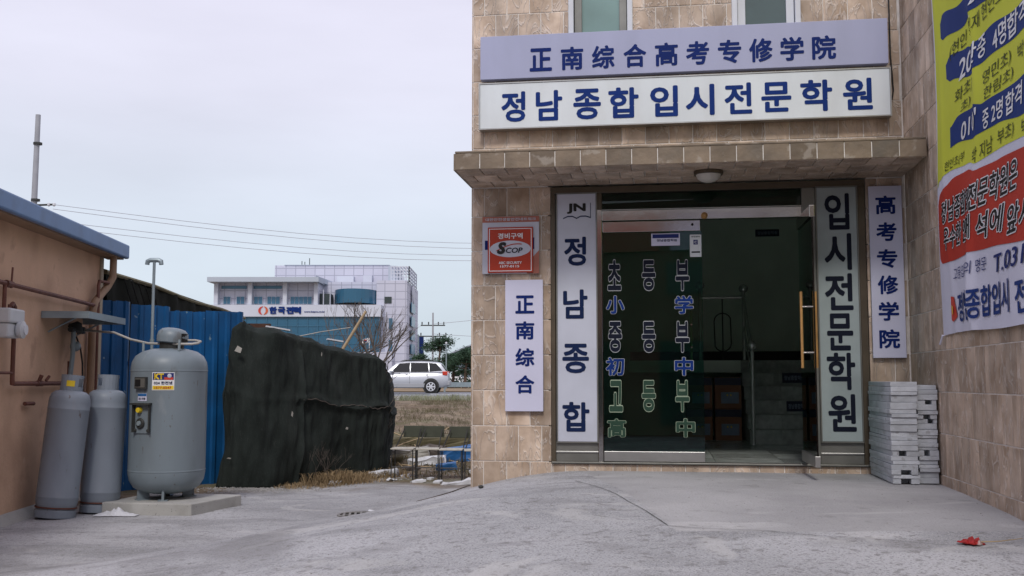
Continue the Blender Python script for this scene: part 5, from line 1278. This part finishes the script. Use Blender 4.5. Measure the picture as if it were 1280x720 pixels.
for i in range(10):
    rr_ = random.Random(i + 50); x, y = rr_.uniform(-2.0, .2), rr_.uniform(16.6, 20)
    a = rr_.uniform(0, 3.14); l_ = rr_.uniform(.2, .5)
m_ = MB()
for i in range(150):
    x, y = rg.uniform(-2.3, .6), rg.uniform(16.3, 22); a = rg.uniform(0, 3.14); l_ = rg.uniform(.08, .4); z = height(x, y)
    m_.tube([(x, y, z + .02), (x + l_ * math.cos(a), y + l_ * math.sin(a), z + rg.uniform(.02, .16))], rg.uniform(.004, .012), 4)
m_.build('brushwood', M['bamboo'], kind='stuff', label='scattered broken sticks and brushwood on the bank foot', cat='brushwood')
m_ = MB()
for i in range(8): branchy(m_, Vector((-1.92 + rt.uniform(-.05, .05), 16.0, .4 + i * .18)), Vector((rt.uniform(0, .6), rt.uniform(-.4, .4), .6)).normalized(), .16, .008, 2, rt, .6, .05)
m_.build('twig_tangle', M['bark'], label='tangle of dry creeper on the right edge of the net', cat='shrub')

# row of discarded school chairs
def chair():
    e_ = empty('school_chair', cat='chair', group='discarded school chairs in a row beside the building')
    MB().box(-.165, .165, -.16, .16, .425, .445).build('seat', M['seatply'], e_, bevel=.006)
    b_ = MB(); b_.box(-.15, .15, .0, .015, .58, .745); q = b_.build('backrest', M['seatback'], e_, bevel=.006); q.location = (.085, .27, 0); q.rotation_euler = (R(-6), 0, 0)
    for sx_ in (-1, 1):
        MB().tube([(sx_ * .15, -.13, .425), (sx_ * .155, -.15, 0)], .009, 6).build('leg', M['leg'], e_)
        MB().tube([(sx_ * .15, .12, 0), (sx_ * .15, .14, .42), (sx_ * .12 + .085, .285, .70)], .009, 6).build('leg', M['leg'], e_)
    MB().tube([(-.15, -.14, .18), (.15, -.14, .18)], .008, 6).build('stretcher', M['leg'], e_)
    return e_
ch0 = chair(); labs = ['leftmost discarded chair, half touching the edge of the net', 'second discarded chair from the net with a green backrest', 'third discarded chair from the net with a green backrest', 'discarded chair cut off by the corner of the tiled building']
for i in range(4):
    o = ch0 if i == 0 else copy_tree(ch0)
    x = -1.545 + i * .345; y = 15.2 - i * .07; o.location = (x, y, max(0, height(x, y)) - .005); o.rotation_euler = (0, 0, R([-4, 3, -2, 4][i])); o['label'] = labs[i]

# ================================================================== BACKGROUND
# big white power company building, front at y = 120
KB = empty('office_building', (-23, 120, .7), 0, 'white panelled office building with blue glass and company sign far behind', 'building')
Y0 = 120.0
def KX(px, d=0): return (px - 640) / 1318 * (Y0 + d) + 23      # metres along the front, d metres behind it
def KZ(py, d=0): return (476 - py) / 1318 * (Y0 + d) + .7
def kb(name, mat, px0, px1, py0, py1, y0, y1, parent=None):
    return MB().box(KX(px0, y0), KX(px1, y0), y0, y1, max(0, KZ(py1, y0)) if py1 < 470 else -.5, KZ(py0, y0)).build(name, mat, parent or KB)
kb('podium_glass', M['kglass'], 268, 474, 396, 440, -.3, 10)
for i in range(16):
    a = 268 + i * 12.9; kb('mullion', M['kwin'], a, a + .5, 396.3, 440, -.42, -.31)
for py in (407, 418, 429): kb('transom', M['kwin'], 268, 474, py, py + .5, -.44, -.425)
kb('podium_wall', M['kwhite'], 250, 490, 440.1, 478, -.25, 10)
kb('sign_band', M['kplain'], 262, 476, 381, 395.9, -.6, 8)
kb('upper_wall', M['kwhite'], 268, 398, 352, 380.9, .6, 9)
for a in (266, 308.5, 352.5, 391.5): kb('column', M['kplain'], a, a + 5, 352, 380.9, -.3, .59)
kb('wing_roof', M['kfascia'], 257, 397, 346, 352, -1.6, 9.5)
m_ = MB(); m_.add([(KX(397.1), -1.6, KZ(352)), (KX(410), 9.5, KZ(354)), (KX(410), 9.5, KZ(347)), (KX(397.1), -1.6, KZ(346)), (KX(397.1), 9.5, KZ(352)), (KX(397.1), 9.5, KZ(346))], [(0, 1, 2, 3), (0, 4, 1), (3, 2, 5), (0, 3, 5, 4), (1, 4, 5, 2)]); m_.build('roof_return', M['kfascia'], KB)
for a, b_, n_ in ((278, 287, 2), (294.5, 304.5, 2), (316.5, 327, 2), (333, 349, 3), (362, 389, 5)):
    f = kb('window', M['kplain'], a - .5, b_ + .5, 370.5, 380.3, .48, .59)
    for i in range(n_):
        p = (b_ - a) / n_; kb('pane', M['kwin'], a + i * p + .3, a + (i + 1) * p - .3, 371, 379.8, .42, .478, f)
for a, b_ in ((275.5, 307), (315, 351)): kb('clerestory', M['kwin'], a, b_, 357.3, 361, .5, .59)
kb('balcony_recess', M['kdark'], 399, 412, 367, 380.8, .9, 3)
for a in (403, 411.5): kb('balcony_post', M['kplain'], a, a + .8, 362, 380.8, -.4, -.1)
# tower
kb('tower', M['kwhite'], 342, 488, 331.5, 383, 10.01, 26)
kb('tower_cap', M['kfascia'], 354, 486, 330.6, 331.4, 9.9, 26)
kb('tower_east', M['kwhite'], 470, 508, 350.5, 478, 1.5, 16)
kb('tower_mid', M['kwhite'], 398.2, 469.9, 352.5, 380.8, 3.2, 10)
m_ = MB(); n_ = 16; cxk = KX(441); rx = KX(469) - KX(441)
pp = [(cxk + rx * math.cos(t), 3.1 - 4.2 * math.sin(t)) for t in [math.pi * i / n_ for i in range(n_ + 1)]]
m_.v = [(x, y, KZ(379)) for x, y in pp] + [(x, y, KZ(361.5)) for x, y in pp]; q = n_ + 1
m_.f = [(i, i + 1, i + 1 + q, i + q) for i in range(n_)] + [tuple(range(q)), tuple(range(q, 2 * q))[::-1], (0, q, 2 * q - 1, q - 1)]; m_.build('bow_glass', M['kglass'], KB)
kb('plant_room', M['kplain'], 420, 441, 345, 356, 9, 10); kb('plant_room', M['kplain'], 453, 464, 344, 355, 9, 10)
kb('window', M['kdark'], 480, 489, 371, 379, 1.4, 1.49)
for py in (398, 425): kb('window', M['kwin'], 486, 490.5, py, py + 14, 1.4, 1.49)
def kside(name, mat, ya, yb, py0, py1): return MB().box(KX(508) + .001, KX(508) + .12, ya, yb, KZ(py1) if py1 < 478 else 0, KZ(py0)).build(name, mat, KB)
for py in (374, 392, 410, 428, 446): kside('side_window', M['kwin'], 5, 9.5, py, py + 13)
m_ = MB(); m_.lathe([(1.1, 0), (1.1, .1)], 16, (KX(508) + .1, 7, KZ(362)), (1, 0, 0)); m_.build('side_clock', M['kplain'], KB)
# roof lattice
m_ = MB(); xa, xb, ya, yb, za, zb_ = KX(485), KX(508), 2.5, 12, KZ(350.5), KZ(329.5)
for i in range(7):
    x = xa + (xb - xa) * i / 6; m_.box(x - .06, x + .06, ya - .06, ya + .06, za, zb_); m_.box(x - .05, x + .05, ya, yb, zb_ - .1, zb_)
for j in range(5):
    z = za + (zb_ - za) * (j + .6) / 4.8; m_.box(xa, xb, ya - .05, ya + .05, z - .05, z + .05); m_.box(xb - .06, xb + .06, ya, yb, z - .05, z + .05)
for j in range(5):
    y = ya + (yb - ya) * j / 4; m_.box(xb - .06, xb + .06, y - .06, y + .06, za, zb_)
m_.build('roof_lattice', M['kplain'], KB)
kb('roof_core', M['kfascia'], 484.5, 494, 332, 350.4, 7, 14)
for a, t_ in ((349.5, 311), (353.5, 312), (360, 307)): MB().tube([(KX(a), 12, KZ(331)), (KX(a), 12, KZ(t_))], .05, 4).build('antenna', M['kdark'], KB)
for z in (319, 322): MB().tube([(KX(350), 12, KZ(z)), (KX(357), 12, KZ(z))], .04, 4).build('antenna_arm', M['kdark'], KB)
# company sign
t_ = MB()
for ch, px, w_ in (('한', 342.5, 8), ('국', 353, 8), ('전', 363.5, 8), ('력', 372.5, 8)): t_ = MB(); put(t_, ch, KX(px), KZ(388.5), 1, -.66, .07, w_ * .098, 8.2 * .091, step=.004); letters('letter', t_, M['royal'], KB)
t_ = MB(); put(t_, 'www.kepco.co.kr', KX(394), KZ(390.5), 1, -.66, .04, 26 * .091, 2.6 * .091)
letters('sign_lettering', t_, M['royal'], KB)
def arc(mat, a0, a1, ro, ri, name):
    m_ = MB(); cx_, cz_ = KX(330), KZ(388.8); k = 12
    for i in range(k + 1):
        t = R(a0 + (a1 - a0) * i / k); f = math.sin(math.pi * i / k) ** .6; rii = ro - (ro - ri) * max(.08, f)
        m_.v += [(cx_ + ro * math.cos(t) * 1.05, -.66, cz_ + ro * math.sin(t) * .9), (cx_ + rii * math.cos(t) * 1.05, -.66, cz_ + rii * math.sin(t) * .9)]
    m_.f = [(2 * i, 2 * i + 1, 2 * i + 3, 2 * i + 2) for i in range(k)]; letters(name, m_, mat, KB)
arc(M['kred'], 90, 262, .54, .28, 'sign_emblem'); arc(M['korange'], -85, 82, .54, .28, 'sign_emblem')
# vertical blue banner sign and flag pole
e_ = empty('vertical_banner', (-12.0, 135, .7), 0, 'tall narrow blue banner sign beside the white office tower', 'sign')
MB().tube([(0, 0, 0), (0, 0, 6.6)], .08, 6).build('pole', M['galv'], e_); MB().box(.1, .7, -.05, .05, 2.6, 6.3).build('panel', M['bblue'], e_)
e_ = empty('flagpole', (-9.46, 70, .7), 0, 'white pole with a small national flag before the office glass', 'flag')
MB().tube([(0, 0, 0), (0, 0, 3.75)], .03, 6).build('pole', M['pvc'], e_)
m_ = MB()
for i in range(7):
    for j in range(4): m_.v.append((-.02 - .46 * i / 6, .04 * math.sin(i * 1.3), 3.25 + .30 * j / 3 - .02 * i))
m_.f = [(i * 4 + j, i * 4 + j + 1, (i + 1) * 4 + j + 1, (i + 1) * 4 + j) for i in range(6) for j in range(3)]; m_.build('flag', M['white'], e_)
m_ = MB(); m_.add([(-.25 + .09 * math.cos(t), -.06, 3.34 + .09 * math.sin(t)) for t in [math.pi * i / 6 for i in range(7)]], [tuple(range(7))]); letters('red_half', m_, M['kred'], e_)
m_ = MB(); m_.add([(-.25 + .09 * math.cos(t), -.06, 3.34 + .09 * math.sin(t)) for t in [math.pi + math.pi * i / 6 for i in range(7)]], [tuple(range(7))]); letters('blue_half', m_, M['royal'], e_)
# grey gabled warehouse far right
e_ = empty('warehouse', (-8.4, 150, .7), 0, 'pale blue grey warehouse gable rising behind the pines', 'building')
m_ = MB(); m_.prism([(0, 0), (0, 4.6), (6, 7.0), (20, 7.2), (20, 0)], 0, 14); m_.build('wall', M['hill'], e_)
m_ = MB(); m_.prism([(-.2, 4.55), (6, 7.05), (20, 7.25), (20, 7.45), (6, 7.25), (-.2, 4.75)], -.3, 14.3); m_.build('roof', M['kfascia'], e_)
# guard rail
e_ = empty('guard_rail', (-12, 62, .74), 0, 'long grey guard rail along the far side of the road', 'guard rail')
MB().box(0, 40, -.02, .02, .30, .58).build('beam', M['galv'], e_)
for i in range(10): MB().box(i * 4, i * 4 + .1, .03, .12, 0, .6).build('post', M['galv'], e_)
# far strip of dry ground beyond the road
mb = MB(); mb.box(-300, 300, 62.5, 110, .55, .79); mb.build('far_verge', pm('far_dry', (.24, .17, .10), .95, .3, .5, 0, dirt=((.13, .12, .06), .3, .7)), kind='structure')
# far tree belt
rf = random.Random(21)
def pine(x, y, h, cw, label):
    e_ = empty('pine_tree', (x, y, .75), 0, label, 'tree', 'pines beyond the road')
    m_ = MB(); lean = rf.uniform(-.3, .3); m_.tube([(0, 0, 0), (lean * .4, 0, h * .5), (lean, 0, h * .93)], .16, 7, .04)
    limbs = []
    for i in range(12):
        t = rf.uniform(.35, .95); a = rf.uniform(0, 6.28); l_ = cw * .5 * (1.15 - t * .75) * rf.uniform(.6, 1.1)
        p0 = Vector((lean * t, 0, h * t)); p1 = p0 + Vector((math.cos(a) * l_, math.sin(a) * l_, l_ * .22)); m_.tube([p0, p1], .05, 4, .015); limbs.append((p0, p1))
    m_.build('trunk', M['pinebark'], e_)
    m_ = MB()
    for p0, p1 in limbs + [(Vector((lean, 0, h * .85)), Vector((lean, 0, h)))]:
        for k in range(5):
            c_ = p0.lerp(p1, rf.uniform(.45, 1.1)); rr_ = cw * rf.uniform(.11, .19)
            for _ in range(75):
                d = Vector((rf.gauss(0, 1), rf.gauss(0, 1), rf.gauss(0, .55))); q = c_ + d * rr_ * .6; s_ = rf.uniform(.07, .16)
                a_, b_ = Vector((rf.uniform(-1, 1), rf.uniform(-1, 1), rf.uniform(-.6, .6))).normalized() * s_, Vector((rf.uniform(-1, 1), rf.uniform(-1, 1), rf.uniform(-.3, 1))).normalized() * s_ * .6
                m_.add([q - a_, q + b_, q + a_], [(0, 1, 2)])
    m_.build('crown', M['pine'], e_)
for px, y, h, cw, lab in [(531, 84, 2.6, 2.6, 'low leftmost pine beside the white office tower'), (547, 88, 4.1, 3.6, 'pine left of the grey lamp post, tallest of the group'), (566, 92, 2.8, 3.0, 'bushy pine just right of the lamp post'), (581, 86, 3.1, 3.2, 'pine at the right, cut by the tiled building corner'), (598, 88, 3.5, 3.4, 'pine hidden mostly behind the tiled building')]:
    pine((px - 640) / 1318 * y, y, h, cw, lab)
# low hedge mass
m_ = MB()
for i in range(1500):
    q = Vector((rf.uniform(-9.5, 2), rf.uniform(93, 95), .75 + abs(rf.gauss(0, .5)))); s_ = .16
    m_.add([q, q + Vector((rf.uniform(-s_, s_), 0, s_)), q + Vector((s_, rf.uniform(-s_, s_), -s_ * .3))], [(0, 1, 2)])
m_.build('hedge_row', M['pine'], kind='stuff', label='dark low hedge under the far pines', cat='hedge')
# utility pole far, lamp post
e_ = empty('utility_pole', (-7.28, 97, .75), 0, 'distant utility pole with cross arms above the pines', 'pole')
MB().tube([(0, 0, 0), (0, 0, 6.9)], .11, 8, .07).build('pole', M['pole'], e_)
for z, w_ in ((4.0, 1.7), (5.0, 1.5), (3.1, .8)): MB().box(-w_ * .75, w_ * .75, -.05, .05, z + .68, z + .78).build('cross_arm', M['tankdark'], e_)
for z, x in ((5.8, -1.0), (5.8, -.4), (5.8, .5), (5.8, 1.0), (4.8, -1.1), (4.8, .6), (4.8, 1.2)): MB().tube([(x, 0, z), (x, 0, z + .25)], .06, 6).build('insulator', M['tankdark'], e_)
e_ = empty('lamp_post', (-4.98, 80, .75), 0, 'slim grey lamp post standing among the pines', 'lamp post')
MB().tube([(0, 0, 0), (0, 0, 3.4)], .05, 6).build('post', M['galv'], e_); MB().box(-.22, .22, -.05, .05, 3.35, 3.42).build('arm', M['galv'], e_); MB().ball((0, 0, 3.5), .09, 8).build('lamp_head', M['pvc'], e_)
for i, (z0, z1, lab) in enumerate(((6.6, 7.6, 'upper thin wire leaving the distant pole to the right'), (5.7, 5.4, 'lower thin wire leaving the distant pole to the right'))):
    MB().tube([(-7.28, 97, z0), (-3, 96, (z0 + z1) / 2 - .15), (2, 95, z1 - .9)], .018, 4).build('power_line', M['wire'], label=lab, cat='power line')
# near utility pole behind the peach house
e_ = empty('utility_pole', (-13.77, 30, 0), 0, 'tall pale concrete utility pole rising behind the peach house roof', 'pole')
MB().tube([(0, 0, 0), (.01, 0, 4.5), (.04, 0, 9.08)], .115, 10, .07).build('pole', M['pole'], e_, smooth=True)
for z in (8.2, 6.55): MB().tube([(.06, 0, z), (.06, 0, z + .06)], .13, 8).build('band', M['tankdark'], e_)
MB().tube([(-.2, 0, 6.42), (.55, 0, 6.45)], .03, 6).build('arm', M['tankdark'], e_); MB().tube([(.2, 0, 5.95), (.70, 0, 5.97)], .03, 6).build('arm', M['tankdark'], e_)
for x, z in ((.45, 6.45), (.6, 6.45), (.65, 5.97)): MB().ball((x, 0, z), .06, 6).build('insulator', M['pvc'], e_)
for i, (za, zm, zb2) in enumerate(((6.45, 6.62, 6.9), (6.32, 6.42, 6.68), (5.97, 6.2, 6.5), (5.80, 6.02, 6.3))):
    pts = []
    for k in range(13):
        t = k / 12; x = -13.2 + 19.2 * t; y = 30 + 11 * t
        z = za + (zb2 - za) * t - .55 * math.sin(math.pi * t) ; pts.append((x, y, z))
    MB().tube(pts, .007, 4).build('power_line', M['wire'], label='%s of the four overhead wires crossing the sky to the right' % ['topmost', 'second highest', 'third highest', 'lowest'][i], cat='power line', group='overhead wires from the concrete pole')

# bare trees behind the net
def bare_tree(x, y, h, seed, label, lean=(0, 0), r0=.09):
    rr_ = random.Random(seed); e_ = empty('bare_tree', (x, y, height(x, y)), 0, label, 'tree', 'bare trees behind the shade net')
    m_ = MB(); top = Vector((lean[0], lean[1], h * .45)); m_.tube([(0, 0, -.1), top * .5 + Vector((.03, 0, 0)), top], r0, 8, r0 * .75); m_.ball(tuple(top), r0 * 1.1, 8); m_.build('trunk', M['bark'], e_)
    m_ = MB()
    for i in range(7):
        a = rr_.uniform(0, 6.28); d = Vector((math.cos(a), math.sin(a) * .6, rr_.uniform(.35, 1.3))).normalized()
        branchy(m_, top * rr_.uniform(.8, 1), d, h * rr_.uniform(.22, .34), r0 * .32, 3, rr_, .42, .12)
    m_.build('branches', M['bark'], e_)
bare_tree(-4.15, 32, 2.9, 5, 'bare spreading tree above the right end of the net', (.05, 0), .10)
bare_tree(-6.6, 40, 3.6, 8, 'thin bare tree in front of the curved blue glass', (.1, 0), .06)
bare_tree(-5.4, 38, 3.6, 12, 'bare tree with upright twigs left of the spreading one', (0, 0), .06)
bare_tree(-8.1, 42, 2.9, 17, 'low bare tree before the company sign, leftmost of the bare trees', (0, 0), .05)

# ------------------------------------------------------------------ the silver SUV
CAR = empty('parked_suv', (-7.83, 56.4, .74), 0, 'silver white estate style four wheel drive car on the road, facing left', 'car')
# x: nose at 0 -> tail 4.5
ymax = .90
def loft(st, name, mat, smooth=True):
    m_ = MB(); k = len(st[0][1])
    for x, ring in st:
        for (y, z) in ring: m_.v.append((x, y, z))
    m_.f = [(i * k + j, i * k + (j + 1) % k, (i + 1) * k + (j + 1) % k, (i + 1) * k + j) for i in range(len(st) - 1) for j in range(k)] + [tuple(range(k))[::-1], tuple((len(st) - 1) * k + j for j in range(k))]
    return m_.build(name, mat, CAR, smooth=smooth)
def ring(zb, zt, w_, bulge=.03, crown=.03): # belt-shaped half section mirrored
    h = [(0, zb), (w_ - .10, zb), (w_ - .02, zb + .10), (w_ + bulge * .6, zb + (zt - zb) * .45), (w_ - .02, zt - .10), (w_ - .10, zt - .01), (w_ * .5, zt + crown), (0, zt + crown * 1.2)]
    return h + [(-y, z) for y, z in h[::-1][1:-1]]
body = [(0, .42, .78, .70), (.06, .36, .88, .80), (.25, .30, .96, .86), (.9, .28, 1.03, .89), (1.25, .28, 1.07, .90), (2.4, .28, 1.10, .91), (3.6, .28, 1.12, .90), (4.2, .32, 1.12, .88), (4.40, .36, 1.10, .84), (4.47, .44, 1.02, .80)]
loft([(x, ring(a, b_, w_)) for x, a, b_, w_ in body], 'body', M['carpaint'])
green = [(1.15, 1.06, 1.10, .80), (1.75, 1.08, 1.60, .70), (2.1, 1.08, 1.665, .68), (3.0, 1.08, 1.69, .68), (3.8, 1.10, 1.65, .67), (4.05, 1.10, 1.60, .66), (4.38, 1.10, 1.14, .74)]
def gring(a, b_, w_, x):
    wb = .86 if x > 1.2 else .82; h = [(0, a), (wb, a), (wb - .01, a + .01), (w_ + .02, b_ - .05), (w_ - .06, b_ - .005), (0, b_ + .015)]
    return h + [(-y, z) for y, z in h[::-1][1:-1]]
loft([(x, gring(a, b_, w_, x)) for x, a, b_, w_ in green], 'cabin', M['carpaint'])
# side windows (three), on the near (-y) side and far side
def yside(x, z):
    t = (z - 1.09) / .56; base = .86; topw = .70; return base + (topw - base) * t + .008
for sgn in (-1, 1):
    for wins in ([(1.45, 1.12), (1.92, 1.57), (2.46, 1.61), (2.46, 1.12)], [(2.50, 1.12), (2.50, 1.61), (3.41, 1.60), (3.46, 1.13)], [(3.50, 1.13), (3.45, 1.60), (3.85, 1.57), (4.16, 1.20)]):
        m_ = MB(); m_.add([(x, sgn * yside(x, z), z) for x, z in wins] + [(x, sgn * (yside(x, z) - .03), z) for x, z in wins], [(0, 1, 2, 3), (4, 7, 6, 5), (0, 4, 5, 1), (1, 5, 6, 2), (2, 6, 7, 3), (3, 7, 4, 0)]); m_.build('side_window', M['carglass'], CAR)
    # door handles, mirror, rails, cladding
    m_ = MB()
    for x in (2.22, 3.28): m_.box(x, x + .16, sgn * .925 - .01, sgn * .925 + .01, .98, 1.01)
    m_.build('door_handle', M['carlower'], CAR)
    MB().box(1.42, 1.62, sgn * .98 - .07, sgn * .98 + .07, 1.10, 1.24).build('mirror', M['carpaint'], CAR, bevel=.03)
    MB().tube([(1.95, sgn * .60, 1.69), (2.2, sgn * .60, 1.745), (3.5, sgn * .60, 1.745), (3.85, sgn * .60, 1.68)], .022, 6).build('roof_rail', M['tankdark'], CAR)
    MB().box(.95, 3.35, sgn * .915 - .015, sgn * .915 + .015, .32, .52).build('cladding', M['carlower'], CAR, bevel=.008)
    MB().box(4.18, 4.44, sgn * .82 - .06, sgn * .82 + .06, .95, 1.16).build('tail_light', M['tail'], CAR, bevel=.02)
    MB().box(.03, .22, sgn * .74 - .10, sgn * .74 + .10, .72, .86).build('headlight', M['pvc'], CAR, bevel=.02)
    m_ = MB()
    for x in (1.30, 2.46, 3.42): m_.box(x - .006, x + .006, sgn * .922 - .004, sgn * .922 + .004, .52, 1.08)
    m_.build('door_seam', M['tankdark'], CAR)
MB().box(4.30, 4.56, -.80, .80, .42, .66).build('rear_bumper', M['carlower'], CAR, bevel=.04)
m_ = MB(); m_.add([(4.12, -.60, 1.56), (4.12, .60, 1.56), (4.40, .64, 1.16), (4.40, -.64, 1.16)], [(0, 1, 2, 3)]); m_.build('rear_window', M['carglass'], CAR)
for x in (.86, 3.58):
    for sgn in (-1, 1):
        m_ = MB(); m_.lathe([(.43, -.01), (.43, .02)], 24, (x, sgn * .905, .37), (0, sgn, 0)); m_.build('wheel_arch', M['tankdark'], CAR)
        wv = MB().lathe([(.22, -.11), (.335, -.10), (.36, -.06), (.36, .06), (.335, .10), (.22, .11)], 28, (x, sgn * .86, .355), (0, sgn, 0)).build('wheel', M['tyre'], CAR, smooth=True)
        rm_ = MB(); rm_.lathe([(.235, .095), (.235, .115), (.20, .115), (.20, .095)], 24, (x, sgn * .86, .355), (0, sgn, 0))
        for k in range(6):
            a = k * math.pi / 3; dx, dz = math.cos(a), math.sin(a); px_, pz_ = -dz, dx
            y0 = sgn * (.86 + .112)
            rm_.add([(x + dx * .04 + px_ * .035, y0, .355 + dz * .04 + pz_ * .035), (x + dx * .215 + px_ * .03, y0, .355 + dz * .215 + pz_ * .03), (x + dx * .215 - px_ * .03, y0, .355 + dz * .215 - pz_ * .03), (x + dx * .04 - px_ * .035, y0, .355 + dz * .04 - pz_ * .035)], [(0, 1, 2, 3)])
        rm_.lathe([(.055, .10), (.05, .122)], 12, (x, sgn * .86, .355), (0, sgn, 0)); rm_.build('rim', M['steel'] if False else M['pvc'], wv)
# white pickup far away
e_ = empty('white_truck', (-6.9, 115, .75), 0, 'tiny white light truck parked far beyond the road', 'truck')
m_ = MB(); m_.prism([(0, .35), (0, .9), (.25, 1.1), (.45, 1.75), (1.35, 1.75), (1.4, 1.0), (4.3, 1.0), (4.3, .35)], -.8, .8); m_.build('body', M['white'], e_, bevel=.04)
m_ = MB(); m_.prism([(.33, 1.12), (.52, 1.65), (1.25, 1.65), (1.25, 1.12)], -.815, .815); m_.build('cab_window', M['carglass'], e_)
for x in (.75, 3.4): MB().lathe([(.33, -.1), (.33, .1)], 16, (x, -.75, .33), (0, 1, 0)).build('wheel', M['tyre'], e_)

# shop row across the lane behind the viewpoint: what the door glass reflects
SHP = empty('shop_building', (0, -9, 0), 0, 'brown shop row across the lane, seen only as a reflection', 'building')
MB().box(-9, 9, -6, 0, 0, 6.0).build('wall', M['shopwall'], SHP)
for i in range(5): MB().box(-8.2 + i * 3.4, -5.8 + i * 3.4, .001, .06, .3, 2.4).build('window', M['darkwin'], SHP)
for i in range(5): MB().box(-8.0 + i * 3.4, -6.4 + i * 3.4, .001, .06, 3.6, 4.4).build('window', M['darkwin'], SHP)
for i, mt in enumerate(('kred', 'whiteboard', 'signpink', 'lilac2', 'whiteboard', 'kred', 'lilac')): MB().box(-8.6 + i * 2.5, -6.4 + i * 2.5, .001, .12, 4.7, 5.45).build('shop_board', M[mt], SHP)
